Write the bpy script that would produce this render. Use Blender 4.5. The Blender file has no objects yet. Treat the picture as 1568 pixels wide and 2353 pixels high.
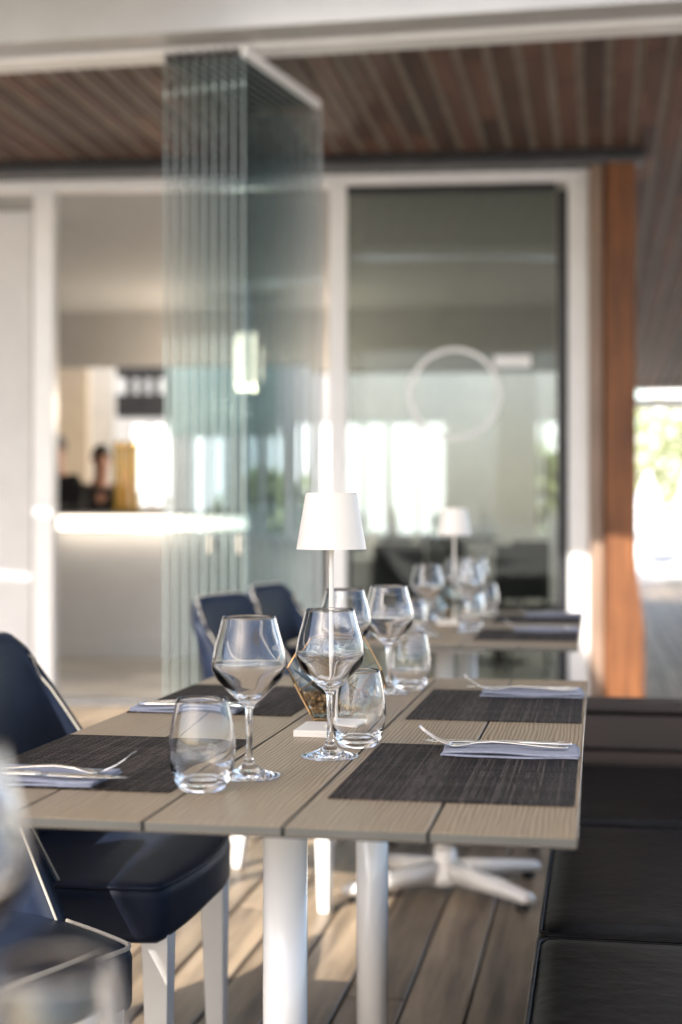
import bpy, bmesh, math, random
from mathutils import Vector, Matrix
R = math.radians
random.seed(7)
S = bpy.context.scene
COL = S.collection

# ------------------------------------------------------------------ camera
YAW = R(10.24)
CAMH = 1.079
cam_d = bpy.data.cameras.new('camera')
cam = bpy.data.objects.new('camera', cam_d); COL.objects.link(cam)
cam.location = (0, 0, CAMH)
cam.rotation_euler = (R(90 + 0.42), 0, YAW)
cam_d.sensor_fit = 'VERTICAL'; cam_d.sensor_height = 36; cam_d.sensor_width = 24
cam_d.lens = 50
cam_d.clip_start = 0.05; cam_d.clip_end = 3000
cam_d.dof.use_dof = True
cam_d.dof.focus_distance = 2.10
cam_d.dof.aperture_fstop = 2.35
S.camera = cam
# ------------------------------------------------------------------ sky, sun, exposure
SUN_EL = R(38)
SUN_DIR = Vector((.40, .916, 0)).normalized() * math.cos(SUN_EL) + Vector((0, 0, -math.sin(SUN_EL)))   # way the light travels
w = bpy.data.worlds.new('World'); S.world = w; w.use_nodes = True
nt = w.node_tree; nt.nodes.clear()
o_ = nt.nodes.new('ShaderNodeOutputWorld'); b_ = nt.nodes.new('ShaderNodeBackground'); s_ = nt.nodes.new('ShaderNodeTexSky')
s_.sky_type = 'NISHITA'; s_.sun_disc = False
s_.sun_elevation = SUN_EL
s_.sun_rotation = math.atan2(-SUN_DIR.x, -SUN_DIR.y)
s_.air_density = .8; s_.dust_density = 2.2; s_.ozone_density = 1.0
b_.inputs[1].default_value = 0.15
nt.links.new(s_.outputs[0], b_.inputs[0]); nt.links.new(b_.outputs[0], o_.inputs[0])
sd = bpy.data.lights.new('sun', 'SUN'); sd.energy = 4.5; sd.angle = R(0.55); sd.color = (1.0, .955, .89)
so = bpy.data.objects.new('sun', sd); COL.objects.link(so)
so.rotation_euler = SUN_DIR.to_track_quat('-Z', 'Y').to_euler()
S.view_settings.view_transform = 'Standard'; S.view_settings.look = 'None'
S.view_settings.exposure = 1.52; S.view_settings.gamma = 1
S.view_settings.use_curve_mapping = False
S.render.engine = 'CYCLES'
cy = S.cycles
cy.use_denoising = True
cy.max_bounces = 20; cy.diffuse_bounces = 5; cy.glossy_bounces = 8; cy.transmission_bounces = 20; cy.transparent_max_bounces = 64
cy.sample_clamp_indirect = 12
cy.blur_glossy = 0.5

# ------------------------------------------------------------------ pixel helper (1568 x 2353 reading of the photograph)
FWD = Vector((-math.sin(YAW), math.cos(YAW), 0)); RGT = Vector((math.cos(YAW), math.sin(YAW), 0))
def at(px, z, h):                       # a point seen at column px, z metres deep, at height h
    p = RGT * ((px - 784) / 3267 * z) + FWD * z
    return Vector((p.x, p.y, h))
def hof(py, z): return CAMH - (py - 1200) * z / 3267

# ------------------------------------------------------------------ materials
MATS = {}
def _mat(name):
    m = bpy.data.materials.new(name); m.use_nodes = True
    nt = m.node_tree; b = nt.nodes['Principled BSDF']
    MATS[name] = m
    return m, nt, b
def node(nt, t, **kw):
    n = nt.nodes.new(t)
    for k, v in kw.items(): setattr(n, k, v)
    return n
def mixc(nt, fac, a, b):
    n = nt.nodes.new('ShaderNodeMix'); n.data_type = 'RGBA'
    for s, v in ((0, fac), (6, a), (7, b)):
        if isinstance(v, (int, float)): n.inputs[s].default_value = v
        elif isinstance(v, tuple): n.inputs[s].default_value = (*v, 1)
        else: nt.links.new(v, n.inputs[s])
    return n.outputs[2]
def math_(nt, op, a, b=None):
    n = nt.nodes.new('ShaderNodeMath'); n.operation = op
    for i, v in enumerate((a, b)):
        if v is None: continue
        if isinstance(v, (int, float)): n.inputs[i].default_value = v
        else: nt.links.new(v, n.inputs[i])
    return n.outputs[0]
def coords(nt, scale=(1, 1, 1), rnd=True):
    tc = node(nt, 'ShaderNodeTexCoord'); mp = node(nt, 'ShaderNodeMapping')
    mp.inputs[3].default_value = scale
    if rnd:
        oi = node(nt, 'ShaderNodeObjectInfo'); vm = node(nt, 'ShaderNodeVectorMath', operation='MULTIPLY_ADD')
        cx = node(nt, 'ShaderNodeCombineXYZ')
        for i in range(3): nt.links.new(math_(nt, 'MULTIPLY', oi.outputs['Random'], (37., 61., 13.)[i]), cx.inputs[i])
        va = node(nt, 'ShaderNodeVectorMath', operation='ADD')
        nt.links.new(tc.outputs['Object'], va.inputs[0]); nt.links.new(cx.outputs[0], va.inputs[1])
        nt.links.new(va.outputs[0], mp.inputs[0])
    else: nt.links.new(tc.outputs['Object'], mp.inputs[0])
    return mp.outputs[0]
def noise(nt, vec, scale, detail=4, rough=.55):
    n = node(nt, 'ShaderNodeTexNoise'); n.inputs['Scale'].default_value = scale; n.inputs['Detail'].default_value = detail
    n.inputs['Roughness'].default_value = rough; nt.links.new(vec, n.inputs['Vector']); return n.outputs[0]
def ramp(nt, v, stops):
    r = node(nt, 'ShaderNodeValToRGB'); e = r.color_ramp.elements
    while len(e) < len(stops): e.new(.5)
    for i, (p, c) in enumerate(stops): e[i].position = p; e[i].color = (*c, 1) if isinstance(c, tuple) else (c, c, c, 1)
    nt.links.new(v, r.inputs[0]); return r.outputs[0]
def bump(nt, b, h, strength, dist=.001):
    n = node(nt, 'ShaderNodeBump'); n.inputs['Strength'].default_value = strength; n.inputs['Distance'].default_value = dist
    nt.links.new(h, n.inputs['Height']); nt.links.new(n.outputs[0], b.inputs['Normal'])
def plain(name, col, rough=.5, metal=0., var=.12, nscale=6, bstr=.05, bscale=60, coat=0., emit=None, estr=0, bdist=.001):
    m, nt, b = _mat(name)
    v = coords(nt)
    n = noise(nt, v, nscale, 5)
    c2 = tuple(c * (1 - var) for c in col); c1 = tuple(min(1, c * (1 + var)) for c in col)
    nt.links.new(mixc(nt, ramp(nt, n, ((.3, 0.), (.7, 1.))), c2, c1), b.inputs['Base Color'])
    b.inputs['Roughness'].default_value = rough; b.inputs['Metallic'].default_value = metal
    b.inputs['Coat Weight'].default_value = coat; b.inputs['Coat Roughness'].default_value = .15
    if bstr: bump(nt, b, noise(nt, v, bscale, 3), bstr, bdist)
    if emit: b.inputs['Emission Color'].default_value = (*emit, 1); b.inputs['Emission Strength'].default_value = estr
    return m
def wood(name, dark, light, rough, axis='Y', objvar=.3, scale=14, bstr=.3, coat=0., alt=None):
    m, nt, b = _mat(name)
    sc = {'Y': (1, .07, 1), 'X': (.07, 1, 1), 'Z': (1, 1, .07)}[axis]
    v = coords(nt, sc)
    n = noise(nt, v, scale, 8, .65); n2 = noise(nt, coords(nt), 2.2, 4)
    c = mixc(nt, ramp(nt, n, ((.32, 0.), (.68, 1.))), dark, light)
    c = mixc(nt, ramp(nt, n2, ((.35, 0.), (.75, .45))), c, tuple(x * .62 for x in dark))
    oi = node(nt, 'ShaderNodeObjectInfo')
    if alt: c = mixc(nt, ramp(nt, oi.outputs['Random'], alt), c, light)
    hs = node(nt, 'ShaderNodeHueSaturation')
    nt.links.new(math_(nt, 'ADD', math_(nt, 'MULTIPLY', oi.outputs['Random'], objvar * 2), 1 - objvar), hs.inputs['Value'])
    nt.links.new(c, hs.inputs['Color']); nt.links.new(hs.outputs[0], b.inputs['Base Color'])
    b.inputs['Roughness'].default_value = rough; b.inputs['Coat Weight'].default_value = coat; b.inputs['Coat Roughness'].default_value = .2
    bump(nt, b, n, bstr, .002)
    return m
def glassy(name, tint=(1, 1, 1), ior=1.5):
    m, nt, b = _mat(name)
    b.inputs['Base Color'].default_value = (*tint, 1); b.inputs['Transmission Weight'].default_value = 1
    b.inputs['Roughness'].default_value = 0; b.inputs['IOR'].default_value = ior
    return m
def pane_mat(name, tint, refl=1.0):             # thin flat architectural glass: tinted see-through with a Fresnel mirror
    m, nt, b = _mat(name); nt.nodes.remove(b)
    out = nt.nodes['Material Output']
    t = node(nt, 'ShaderNodeBsdfTransparent'); t.inputs[0].default_value = (*tint, 1)
    g = node(nt, 'ShaderNodeBsdfGlossy'); g.inputs['Roughness'].default_value = .0; g.inputs[0].default_value = (.95, 1, .97, 1)
    f = node(nt, 'ShaderNodeFresnel'); f.inputs[0].default_value = 1.45
    mx = node(nt, 'ShaderNodeMixShader')
    ge = node(nt, 'ShaderNodeNewGeometry')
    nt.links.new(math_(nt, 'MULTIPLY', math_(nt, 'MULTIPLY', f.outputs[0], refl), math_(nt, 'SUBTRACT', 1.0, ge.outputs['Backfacing'])), mx.inputs[0]); nt.links.new(t.outputs[0], mx.inputs[1]); nt.links.new(g.outputs[0], mx.inputs[2])
    nt.links.new(mx.outputs[0], out.inputs[0])
    return m

M_white = plain('white_paint', (.80, .79, .78), .35, var=.03, bstr=.02)
M_pole = plain('white_powder_coat', (.86, .83, .79), .22, var=.02, bstr=.02, coat=.6)
M_beam = plain('beam_aluminium', (.42, .42, .41), .4, var=.04)
M_lamp = plain('lamp_white_metal', (.78, .73, .66), .38, var=.02, bstr=.04, bscale=300)
M_wall = plain('plaster', (.76, .75, .73), .8, var=.05, bstr=.1)
M_panel = plain('wall_panel_paint', (.66, .65, .645), .7, var=.04)
M_wallwarm = plain('warm_plaster', (.72, .60, .46), .8, var=.06)
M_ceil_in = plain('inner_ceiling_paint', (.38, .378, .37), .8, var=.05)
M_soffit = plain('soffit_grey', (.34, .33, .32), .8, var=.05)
M_black = plain('black_gutter', (.018, .018, .02), .45, var=.2)
M_gutter = plain('dark_gutter_lip', (.09, .09, .092), .4, var=.2)
M_leather = plain('navy_leather', (.009, .0135, .027), .5, var=.22, nscale=14, bstr=.35, bscale=420)
M_bench = plain('dark_leather', (.0060, .0052, .0055), .42, var=.3, nscale=4, bstr=.6, bscale=24, bdist=.004)
M_leather.node_tree.nodes['Principled BSDF'].inputs['Specular IOR Level'].default_value = .14
M_bench.node_tree.nodes['Principled BSDF'].inputs['Specular IOR Level'].default_value = .16
M_pipe = plain('cream_piping', (.40, .36, .30), .5, var=.06)
M_leg = plain('white_lacquer', (.76, .73, .69), .35, var=.03)
M_edge = plain('tabletop_edge', (.10, .097, .083), .5, var=.15)
M_black_rubber = plain('black_rubber', (.02, .02, .02), .7)
M_steel = plain('polished_steel', (.72, .69, .65), .10, metal=1, var=.04, bstr=.03, bscale=30)
M_brass = plain('brass', (.42, .25, .11), .25, metal=1, var=.2, nscale=60)
M_gold = plain('golden_brass', (.85, .55, .12), .22, metal=1, var=.05)
M_post = wood('orange_stained_post', (.085, .027, .008), (.27, .10, .030), .6, 'Z', .05, 22, .8)
M_poststrip = wood('brown_stained_strip', (.22, .14, .095), (.38, .27, .20), .45, 'Z', .05, 9, .2)
M_ceilplank = wood('ceiling_board', (.052, .022, .013), (.135, .062, .036), .65, 'Y', .42, 14, .3)
M_ceilback = plain('ceiling_batten_grey', (.25, .215, .18), .7, var=.2)
M_deck = wood('weathered_deck', (.070, .047, .030), (.35, .26, .17), .45, 'Y', .25, 20, 1.0)
M_darkwood = wood('dark_stained_board', (.010, .006, .0045), (.036, .019, .013), .5, 'X', .25, 10, .5)
M_glass = glassy('drinking_glass')
M_glassterr = pane_mat('terrarium_glass', (.93, .95, .94), 1.2)
M_pane = pane_mat('green_tinted_panel_glass', (.915, .934, .940), .3)
M_bay = pane_mat('bay_window_glass', (.655, .70, .69), 1.1)
M_clear = pane_mat('clear_window_glass', (.97, .98, .975), .6)
M_gedge = plain('green_glass_edge', (.17, .205, .195), .2, var=.1)
M_napkin = None
M_canvas = None
M_sand = plain('pale_sand', (.50, .465, .41), .9, var=.18, nscale=.3)
M_leaf = plain('hedge_leaf', (.28, .31, .14), .55, var=.5, nscale=3)
M_leafdark = plain('added_hedge_leaf', (.035, .055, .016), .6, var=.5, nscale=3)
M_succ = plain('succulent_leaf', (.010, .016, .009), .35, var=.3, nscale=30)
M_skin = plain('skin', (.42, .22, .15), .5, var=.06)
M_cloth = plain('black_cloth', (.012, .012, .016), .8, var=.2)
M_hair = plain('dark_hair', (.015, .010, .008), .5)
M_dark = plain('dark_furniture', (.03, .03, .032), .6, var=.2)
M_screen = plain('pale_teal_panel', (.50, .64, .62), .5, var=.04)
M_led = plain('warm_led_strip', (.9, .85, .75), .5, emit=(1, .86, .70), estr=1.3, bstr=0)
M_pend = plain('lit_pendant_glass', (.9, .8, .6), .4, emit=(1, .74, .52), estr=2.6, bstr=0)
M_floor_in = plain('pale_tile', (.55, .51, .45), .35, var=.25, nscale=2.5)
M_red = plain('red_pot', (.45, .06, .04), .5)
M_blue = plain('blue_fabric', (.10, .18, .38), .6)

def tabletop_mat():
    m, nt, b = _mat('tabletop_laminate')
    v = coords(nt, (1, .10, 1))
    wv = node(nt, 'ShaderNodeTexWave', wave_type='BANDS', bands_direction='X', wave_profile='SIN')
    wv.inputs['Scale'].default_value = 52; wv.inputs['Distortion'].default_value = 7; wv.inputs['Detail'].default_value = 2
    wv.inputs['Detail Scale'].default_value = .8; nt.links.new(v, wv.inputs['Vector'])
    fine = noise(nt, coords(nt, (1, .05, 1)), 260, 3)
    big = noise(nt, coords(nt, (1, .3, 1)), 9, 3)
    st = ramp(nt, wv.outputs[0], ((.25, 0.), (.62, 1.)))
    c = mixc(nt, st, (.19, .125, .068), (.42, .322, .202))
    c = mixc(nt, math_(nt, 'MULTIPLY', ramp(nt, fine, ((.35, 0.), (.7, 1.))), .35), c, (.22, .165, .115))
    c = mixc(nt, math_(nt, 'MULTIPLY', ramp(nt, big, ((.4, 0.), (.75, 1.))), .35), c, (.33, .27, .20))
    oi = node(nt, 'ShaderNodeObjectInfo'); hs = node(nt, 'ShaderNodeHueSaturation')
    nt.links.new(math_(nt, 'ADD', math_(nt, 'MULTIPLY', oi.outputs['Random'], .20), .90), hs.inputs['Value']); nt.links.new(c, hs.inputs['Color'])
    nt.links.new(hs.outputs[0], b.inputs['Base Color'])
    b.inputs['Roughness'].default_value = .42
    bump(nt, b, st, .35, .0006)
    return m
M_top = tabletop_mat()
def mat_mat():
    m, nt, b = _mat('woven_vinyl')
    tc = node(nt, 'ShaderNodeTexCoord'); sp = node(nt, 'ShaderNodeSeparateXYZ'); nt.links.new(tc.outputs['Object'], sp.inputs[0])
    wob = noise(nt, tc.outputs['Object'], 60, 2)
    X = math_(nt, 'ADD', math_(nt, 'MULTIPLY', sp.outputs[0], 290), math_(nt, 'MULTIPLY', wob, .5))
    Y = math_(nt, 'ADD', math_(nt, 'MULTIPLY', sp.outputs[1], 230), math_(nt, 'MULTIPLY', wob, .5))
    fx, fy = math_(nt, 'FLOOR', X), math_(nt, 'FLOOR', Y)
    def wn(v, k):
        n = node(nt, 'ShaderNodeTexWhiteNoise', noise_dimensions='1D'); nt.links.new(math_(nt, 'ADD', v, k), n.inputs['W']); return n.outputs['Value']
    # threads change tone every few centimetres
    seg = math_(nt, 'FLOOR', math_(nt, 'MULTIPLY', sp.outputs[1], 22)); seg2 = math_(nt, 'FLOOR', math_(nt, 'MULTIPLY', sp.outputs[0], 22))
    rx = math_(nt, 'ADD', math_(nt, 'MULTIPLY', wn(fx, .3), .6), math_(nt, 'MULTIPLY', wn(math_(nt, 'ADD', fx, math_(nt, 'MULTIPLY', seg, 517)), .7), .4))
    ry = math_(nt, 'ADD', math_(nt, 'MULTIPLY', wn(fy, 9.3), .6), math_(nt, 'MULTIPLY', wn(math_(nt, 'ADD', fy, math_(nt, 'MULTIPLY', seg2, 711)), 3.7), .4))
    par = math_(nt, 'FLOORED_MODULO', math_(nt, 'ADD', fx, fy), 2)
    hx_ = math_(nt, 'SINE', math_(nt, 'MULTIPLY', math_(nt, 'FRACT', X), math.pi)); hy_ = math_(nt, 'SINE', math_(nt, 'MULTIPLY', math_(nt, 'FRACT', Y), math.pi))
    def pick(p, q): return math_(nt, 'ADD', math_(nt, 'MULTIPLY', p, par), math_(nt, 'MULTIPLY', q, math_(nt, 'SUBTRACT', 1, par)))
    tone = pick(rx, math_(nt, 'MULTIPLY', ry, .75)); h = pick(hx_, hy_)
    v = math_(nt, 'MULTIPLY', tone, math_(nt, 'ADD', math_(nt, 'MULTIPLY', h, .8), .2))
    nt.links.new(ramp(nt, v, ((.08, (.004, .0034, .0036)), (.40, (.026, .0195, .017)), (.8, (.19, .15, .13)))), b.inputs['Base Color'])
    b.inputs['Roughness'].default_value = .6; b.inputs['Specular IOR Level'].default_value = .10
    bump(nt, b, h, 1, .0012)
    return m
M_mat = mat_mat()
def cloth_mat(name, c1, c2, thread=180, trans=0):
    m, nt, b = _mat(name)
    v = coords(nt, (1, 1, 1), False)
    wx = node(nt, 'ShaderNodeTexWave', bands_direction='X'); wx.inputs['Scale'].default_value = thread; nt.links.new(v, wx.inputs[0])
    wy = node(nt, 'ShaderNodeTexWave', bands_direction='Y'); wy.inputs['Scale'].default_value = thread; nt.links.new(v, wy.inputs[0])
    h = math_(nt, 'MULTIPLY', wx.outputs[0], wy.outputs[0])
    n = noise(nt, v, 40, 4)
    nt.links.new(mixc(nt, math_(nt, 'ADD', math_(nt, 'MULTIPLY', h, .5), math_(nt, 'MULTIPLY', n, .5)), c1, c2), b.inputs['Base Color'])
    b.inputs['Roughness'].default_value = .85
    bump(nt, b, h, .5, .0006)
    if trans:
        out = nt.nodes['Material Output']; t = node(nt, 'ShaderNodeBsdfTranslucent'); t.inputs[0].default_value = (*c2, 1)
        mx = node(nt, 'ShaderNodeMixShader'); mx.inputs[0].default_value = trans
        nt.links.new(b.outputs[0], mx.inputs[1]); nt.links.new(t.outputs[0], mx.inputs[2]); nt.links.new(mx.outputs[0], out.inputs[0])
    return m
M_milky = cloth_mat('added_skylight_sheet', (.88, .87, .85), (.93, .92, .90), 5, .92)
M_napkin = cloth_mat('blue_grey_linen', (.21, .225, .295), (.44, .455, .53))
M_canvas = cloth_mat('added_awning_canvas', (.42, .40, .37), (.52, .50, .46), 20, .25)
def pebble_mat():
    m, nt, b = _mat('pebble')
    g = node(nt, 'ShaderNodeNewGeometry')
    nt.links.new(ramp(nt, g.outputs['Random Per Island'], ((0., (.07, .03, .012)), (.3, (.26, .13, .05)), (.6, (.42, .24, .10)), (.85, (.16, .10, .06)), (1., (.55, .42, .27)))), b.inputs['Base Color'])
    b.inputs['Roughness'].default_value = .4
    return m
M_peb = pebble_mat()

# ------------------------------------------------------------------ mesh helpers
def link(name, me, m=None, parent=None, smooth=False, loc=None, rz=None):
    o = bpy.data.objects.new(name, me); COL.objects.link(o)
    if m is not None and not me.materials: me.materials.append(m)
    if smooth:
        for p in me.polygons: p.use_smooth = True
    if parent is not None: o.parent = parent
    if loc is not None: o.location = loc
    if rz is not None: o.rotation_euler.z = rz
    return o
def bm_mesh(bm, name='m'):
    bmesh.ops.recalc_face_normals(bm, faces=bm.faces[:])
    me = bpy.data.meshes.new(name); bm.to_mesh(me); bm.free(); return me
def box(bm, x0, x1, y0, y1, z0, z1, M=None):
    vs = [bm.verts.new(Vector((x, y, z)) if M is None else M @ Vector((x, y, z))) for z in (z0, z1) for y in (y0, y1) for x in (x0, x1)]
    for f in ((0, 2, 3, 1), (4, 5, 7, 6), (0, 1, 5, 4), (2, 6, 7, 3), (0, 4, 6, 2), (1, 3, 7, 5)):
        bm.faces.new([vs[i] for i in f])
def bevel(bm, wd, seg=2):
    bmesh.ops.bevel(bm, geom=bm.edges[:], offset=wd, segments=seg, affect='EDGES', profile=.5)
def boxmesh(name, x0, x1, y0, y1, z0, z1, bev=0, seg=2):
    bm = bmesh.new(); box(bm, x0, x1, y0, y1, z0, z1)
    if bev: bevel(bm, bev, seg)
    return bm_mesh(bm, name)
def lathe(bm, prof, n=48, cx=0, cy=0, close=True, M=None):
    rings = []
    for r, z in prof:
        if r < 1e-6:
            v = Vector((cx, cy, z)); rings.append([bm.verts.new(M @ v if M else v)])
        else:
            ring = []
            for i in range(n):
                a = 2 * math.pi * i / n; v = Vector((cx + r * math.cos(a), cy + r * math.sin(a), z))
                ring.append(bm.verts.new(M @ v if M else v))
            rings.append(ring)
    for a, b in zip(rings, rings[1:]):
        for i in range(n):
            j = (i + 1) % n
            if len(a) == 1 and len(b) == 1: continue
            if len(a) == 1: bm.faces.new((a[0], b[i], b[j]))
            elif len(b) == 1: bm.faces.new((a[i], a[j], b[0]))
            else: bm.faces.new((a[i], a[j], b[j], b[i]))
def tube(bm, pts, r, n=8, closed=False, radii=None):
    pts = [Vector(p) for p in pts]; rings = []; N = len(pts)
    for k, p in enumerate(pts):
        if closed: t = pts[(k + 1) % N] - pts[k - 1]
        else: t = pts[min(k + 1, N - 1)] - pts[max(k - 1, 0)]
        t.normalize(); up = Vector((0, 0, 1)) if abs(t.z) < .9 else Vector((1, 0, 0))
        a = t.cross(up).normalized(); b = a.cross(t)
        rr = radii[k] if radii else r
        rings.append([bm.verts.new(p + (a * math.cos(2 * math.pi * i / n) + b * math.sin(2 * math.pi * i / n)) * rr) for i in range(n)])
    for k in range(N if closed else N - 1):
        A, B = rings[k], rings[(k + 1) % N]
        for i in range(n): bm.faces.new((A[i], A[(i + 1) % n], B[(i + 1) % n], B[i]))
    if not closed: bm.faces.new(rings[0]); bm.faces.new(rings[-1])
def rbox(sx, sy, sz, r, n=14, dome=0, fn=None):
    """rounded cushion centred on origin"""
    bm = bmesh.new(); bmesh.ops.create_cube(bm, size=2)
    bmesh.ops.subdivide_edges(bm, edges=bm.edges[:], cuts=n, use_grid_fill=True)
    h = Vector((sx / 2, sy / 2, sz / 2))
    for v in bm.verts:
        # gather grid lines near the edges so that the rounding is smooth
        q = Vector([math.copysign(abs(c) ** .75, c) for c in v.co])
        p = Vector((q.x * h.x, q.y * h.y, q.z * h.z))
        inner = Vector([max(-(hh - r), min(hh - r, c)) for c, hh in zip(p, h)])
        d = p - inner
        if d.length > 1e-9: p = inner + d.normalized() * r
        if dome and p.z > 0: p.z += dome * (1 - (p.x / h.x) ** 2) * (1 - (p.y / h.y) ** 2)
        v.co = fn(p) if fn else p
    return bm
def empty(name, loc=(0, 0, 0), rz=0):
    o = bpy.data.objects.new(name, None); COL.objects.link(o); o.location = loc; o.rotation_euler.z = rz; o.empty_display_size = .1
    return o
def tag(o, label, cat, group=None):
    o['label'] = label; o['category'] = cat
    if group: o['group'] = group
    return o
def struct(o): o['kind'] = 'structure'; return o
def dup(o, loc, rz=None, label=None, parent=None):
    c = o.copy(); COL.objects.link(c)
    if parent is not None: c.parent = parent
    if loc is not None: c.location = loc
    if rz is not None: c.rotation_euler.z = rz
    if label: c['label'] = label
    for ch in [x for x in S.objects if x.parent == o]: dup(ch, None, None, None, c)
    return c

# ================================================================== GROUND, DECK
bm = bmesh.new()
for a, b in ((-1500, 1500),): 
    vs = [bm.verts.new((x, y, -.16)) for x, y in ((a, a), (b, a), (b, b), (a, b))]; bm.faces.new(vs)
struct(link('ground', bm_mesh(bm), M_sand))
DP = .143
deck = struct(link('deck', boxmesh('deck', -6.2, 4.2, -3.0, 27.0, -.12, -.055), M_black))
lens = (2.6, 3.9, 3.2)
pl_mesh = {}
def plank_mesh(L):
    k = round(L, 2)
    if k not in pl_mesh: pl_mesh[k] = boxmesh('plank', 0, DP - .008, 0, L - .004, -.05, 0, .003, 1); pl_mesh[k].materials.append(M_deck)
    return pl_mesh[k]
# rows: short boards where they can be seen, one long board elsewhere
WALL_Y = lambda x: 8.33 + (x + .05) * .0975          # front line of the building
nrow = 0
x = -5.0
while x < 3.9:
    far = 8.2 if x < .05 else 26.9
    y = -3.0 if -2.4 < x < 1.2 else -1.5
    k = 0
    while y < far - .05:
        L = (3.4, 4.1)[(nrow + k) % 2] if (y < 8 and -1.6 < x < .6) else far - y
        if y < -2.9: L = 1.9 + .9 * (nrow % 3)
        L = min(L, far - y)
        if far - (y + L) < .8: L = far - y
        link('plank', plank_mesh(L), None, deck, loc=(x, y, random.uniform(-.0015, .0005)))
        y += L; k += 1
    x += DP; nrow += 1

# ================================================================== FRONT BEAM AND TIMBER CEILING
H = 3.20
BY = 5.72
beam = struct(empty('beam', (0, 0, 0)))
link('beam_face', boxmesh('bf', -9, 8, BY, BY + .05, 3.13, 3.60, .006), M_beam, beam)
link('beam_soffit', boxmesh('bs', -9, 8, BY + .052, BY + .20, 3.137, 3.17, .006), M_beam, beam)
link('glazing_track', boxmesh('gt', -9, 8, BY + .21, BY + .36, 3.118, 3.18, .01), M_white, beam)
link('shadow_gap', boxmesh('ts', -9, 8, BY + .362, BY + .38, 3.14, 3.195), M_black, beam)  # black strip standing in for the shadow gap behind the track
bm = bmesh.new(); box(bm, -7.5, 2.4, BY + .05, 9.4, H + .004, H + .06); box(bm, -.0, 2.4, 9.402, 23.5, H + .004, H + .06)
ceil = struct(link('ceiling', bm_mesh(bm), M_ceilback))
CPM = {}
def ceil_plank(L):
    k = round(L, 2)
    if k not in CPM: CPM[k] = boxmesh('cp', 0, .098, 0, L - .006, -.009, .003, .0025, 1); CPM[k].materials.append(M_ceilplank)
    return CPM[k]
x = -4.2; i = 0
while x < .95:
    y = BY + .38; end = 8.8 if x < .1 else 9.4
    k = 0
    while y < end - .03:
        L = random.choice((.62, .95, 1.3)) if k else random.choice((.4, .7, 1.0))
        L = min(L, end - y)
        link('board', ceil_plank(round(L, 2)), None, ceil, loc=(x + random.uniform(-.002, .002), y, H + random.uniform(-.001, .002)))
        y += round(L, 2); k += 1
    x += .138; i += 1
x = -4.2 + .138 * 32
while x < 2.3:
    y0 = 9.42 if x < .95 else BY + .38
    for y in (y0, 16.2):
        L = round((16.18 if y == y0 else 23.4) - y, 2)
        link('board', ceil_plank(L), None, ceil, loc=(x, y, H))
    x += .138
bm = bmesh.new(); box(bm, -9, 2.5, BY + .06, 13.2, H + .07, H + .40); box(bm, -.1, 2.5, 13.202, 23.6, H + .07, H + .40)
struct(link('roof', bm_mesh(bm), M_gutter))

# ================================================================== ADDED AWNING (unseen above the picture, put in to shade the tables)
added_awning = tag(empty('awning', (0, 0, 0)), 'off-white canvas awning on rails, added out of view to shade the tables', 'awning')
bm = bmesh.new()
NX, NY = 14, 12; g = []
for j in range(NY + 1):
    g.append([bm.verts.new((-2.3 + 6.26 * i / NX, -2.6 + 6.75 * j / NY, 3.42 - .05 * math.sin(math.pi * ((i * 3 / NX) % 1)))) for i in range(NX + 1)])
for j in range(NY):
    for i in range(NX): bm.faces.new((g[j][i], g[j][i + 1], g[j + 1][i + 1], g[j + 1][i]))
link('canvas', bm_mesh(bm), M_canvas, added_awning, True)
link('shade_canvas', boxmesh('sc', -7.2, -1.62, 4.16, 5.38, 3.36, 3.37), M_canvas, added_awning)  # added out of view to keep the sun off the glass stack
link('shade_cassette', boxmesh('cas', -9, 8, BY - .305, BY - .004, 3.36, 3.62, .01), M_white, added_awning)  # added box that shades the beam face
for xx in (-2.3, -.24, 1.86, 3.94):
    link('rail', boxmesh('rail', xx - .03, xx + .03, -2.7, BY - .31, 3.43, 3.51), M_white, added_awning)
for xx in (-2.3, 3.94):
    link('post', boxmesh('post', xx - .05, xx + .05, -2.8, -2.705, 0, 3.51), M_white, added_awning)

# ================================================================== BUILDING
O = Vector((-.051, 8.324, 0)); D = Vector((-.9953, -.0971, 0)); N = Vector((-.0971, .9953, 0))
WM = Matrix(((D.x, N.x, 0, O.x), (D.y, N.y, 0, O.y), (0, 0, 1, 0), (0, 0, 0, 1)))     # u = leftwards along the wall, v = into the room
RW = math.atan2(D.y, D.x)
def ux(px, v=0):                        # wall coordinate u of picture column px at depth v
    d = RGT * ((px - 784) / 3267) + FWD
    # O + u D + v N = t d
    P = O + N * v
    den = D.x * d.y - D.y * d.x
    return (P.y * d.x - P.x * d.y) / den
def dep(u, v):
    p = O + D * u + N * v; return p.dot(FWD)
def hx(py, u, v): return hof(py, dep(u, v))
def wb(u0, u1, v0, v1, z0, z1, bev=0):
    bm = bmesh.new(); box(bm, u0, u1, v0, v1, z0, z1)
    if bev: bevel(bm, bev, 2)
    bmesh.ops.transform(bm, matrix=WM, verts=bm.verts)
    return bm_mesh(bm)
FL = 5.0                                # wall runs to the left this far
HT = 3.02                               # top of the white frame
facade = tag(empty('shopfront', (0, 0, 0)), 'white framed glazed front of the bar under the timber ceiling', 'shopfront')
link('gutter', wb(-.31, FL + 2, -.17, -.02, 3.158, 3.197, .004), M_black, facade)
link('gutter_lip', wb(-.30, FL + 2, -.14, -.02, 3.122, 3.155, .004), M_gutter, facade)
link('frame', wb(0, FL, 0, .10, 3.055, 3.119, .005), M_white, facade).name = 'head_frame'
um0, um1 = ux(796), ux(756)
link('jamb', wb(0, .115, 0, .10, 0, 3.053, .006), M_white, facade)
link('jamb', wb(um0, um1, .0, .10, 0, 3.053, .006), M_white, facade)
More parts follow.
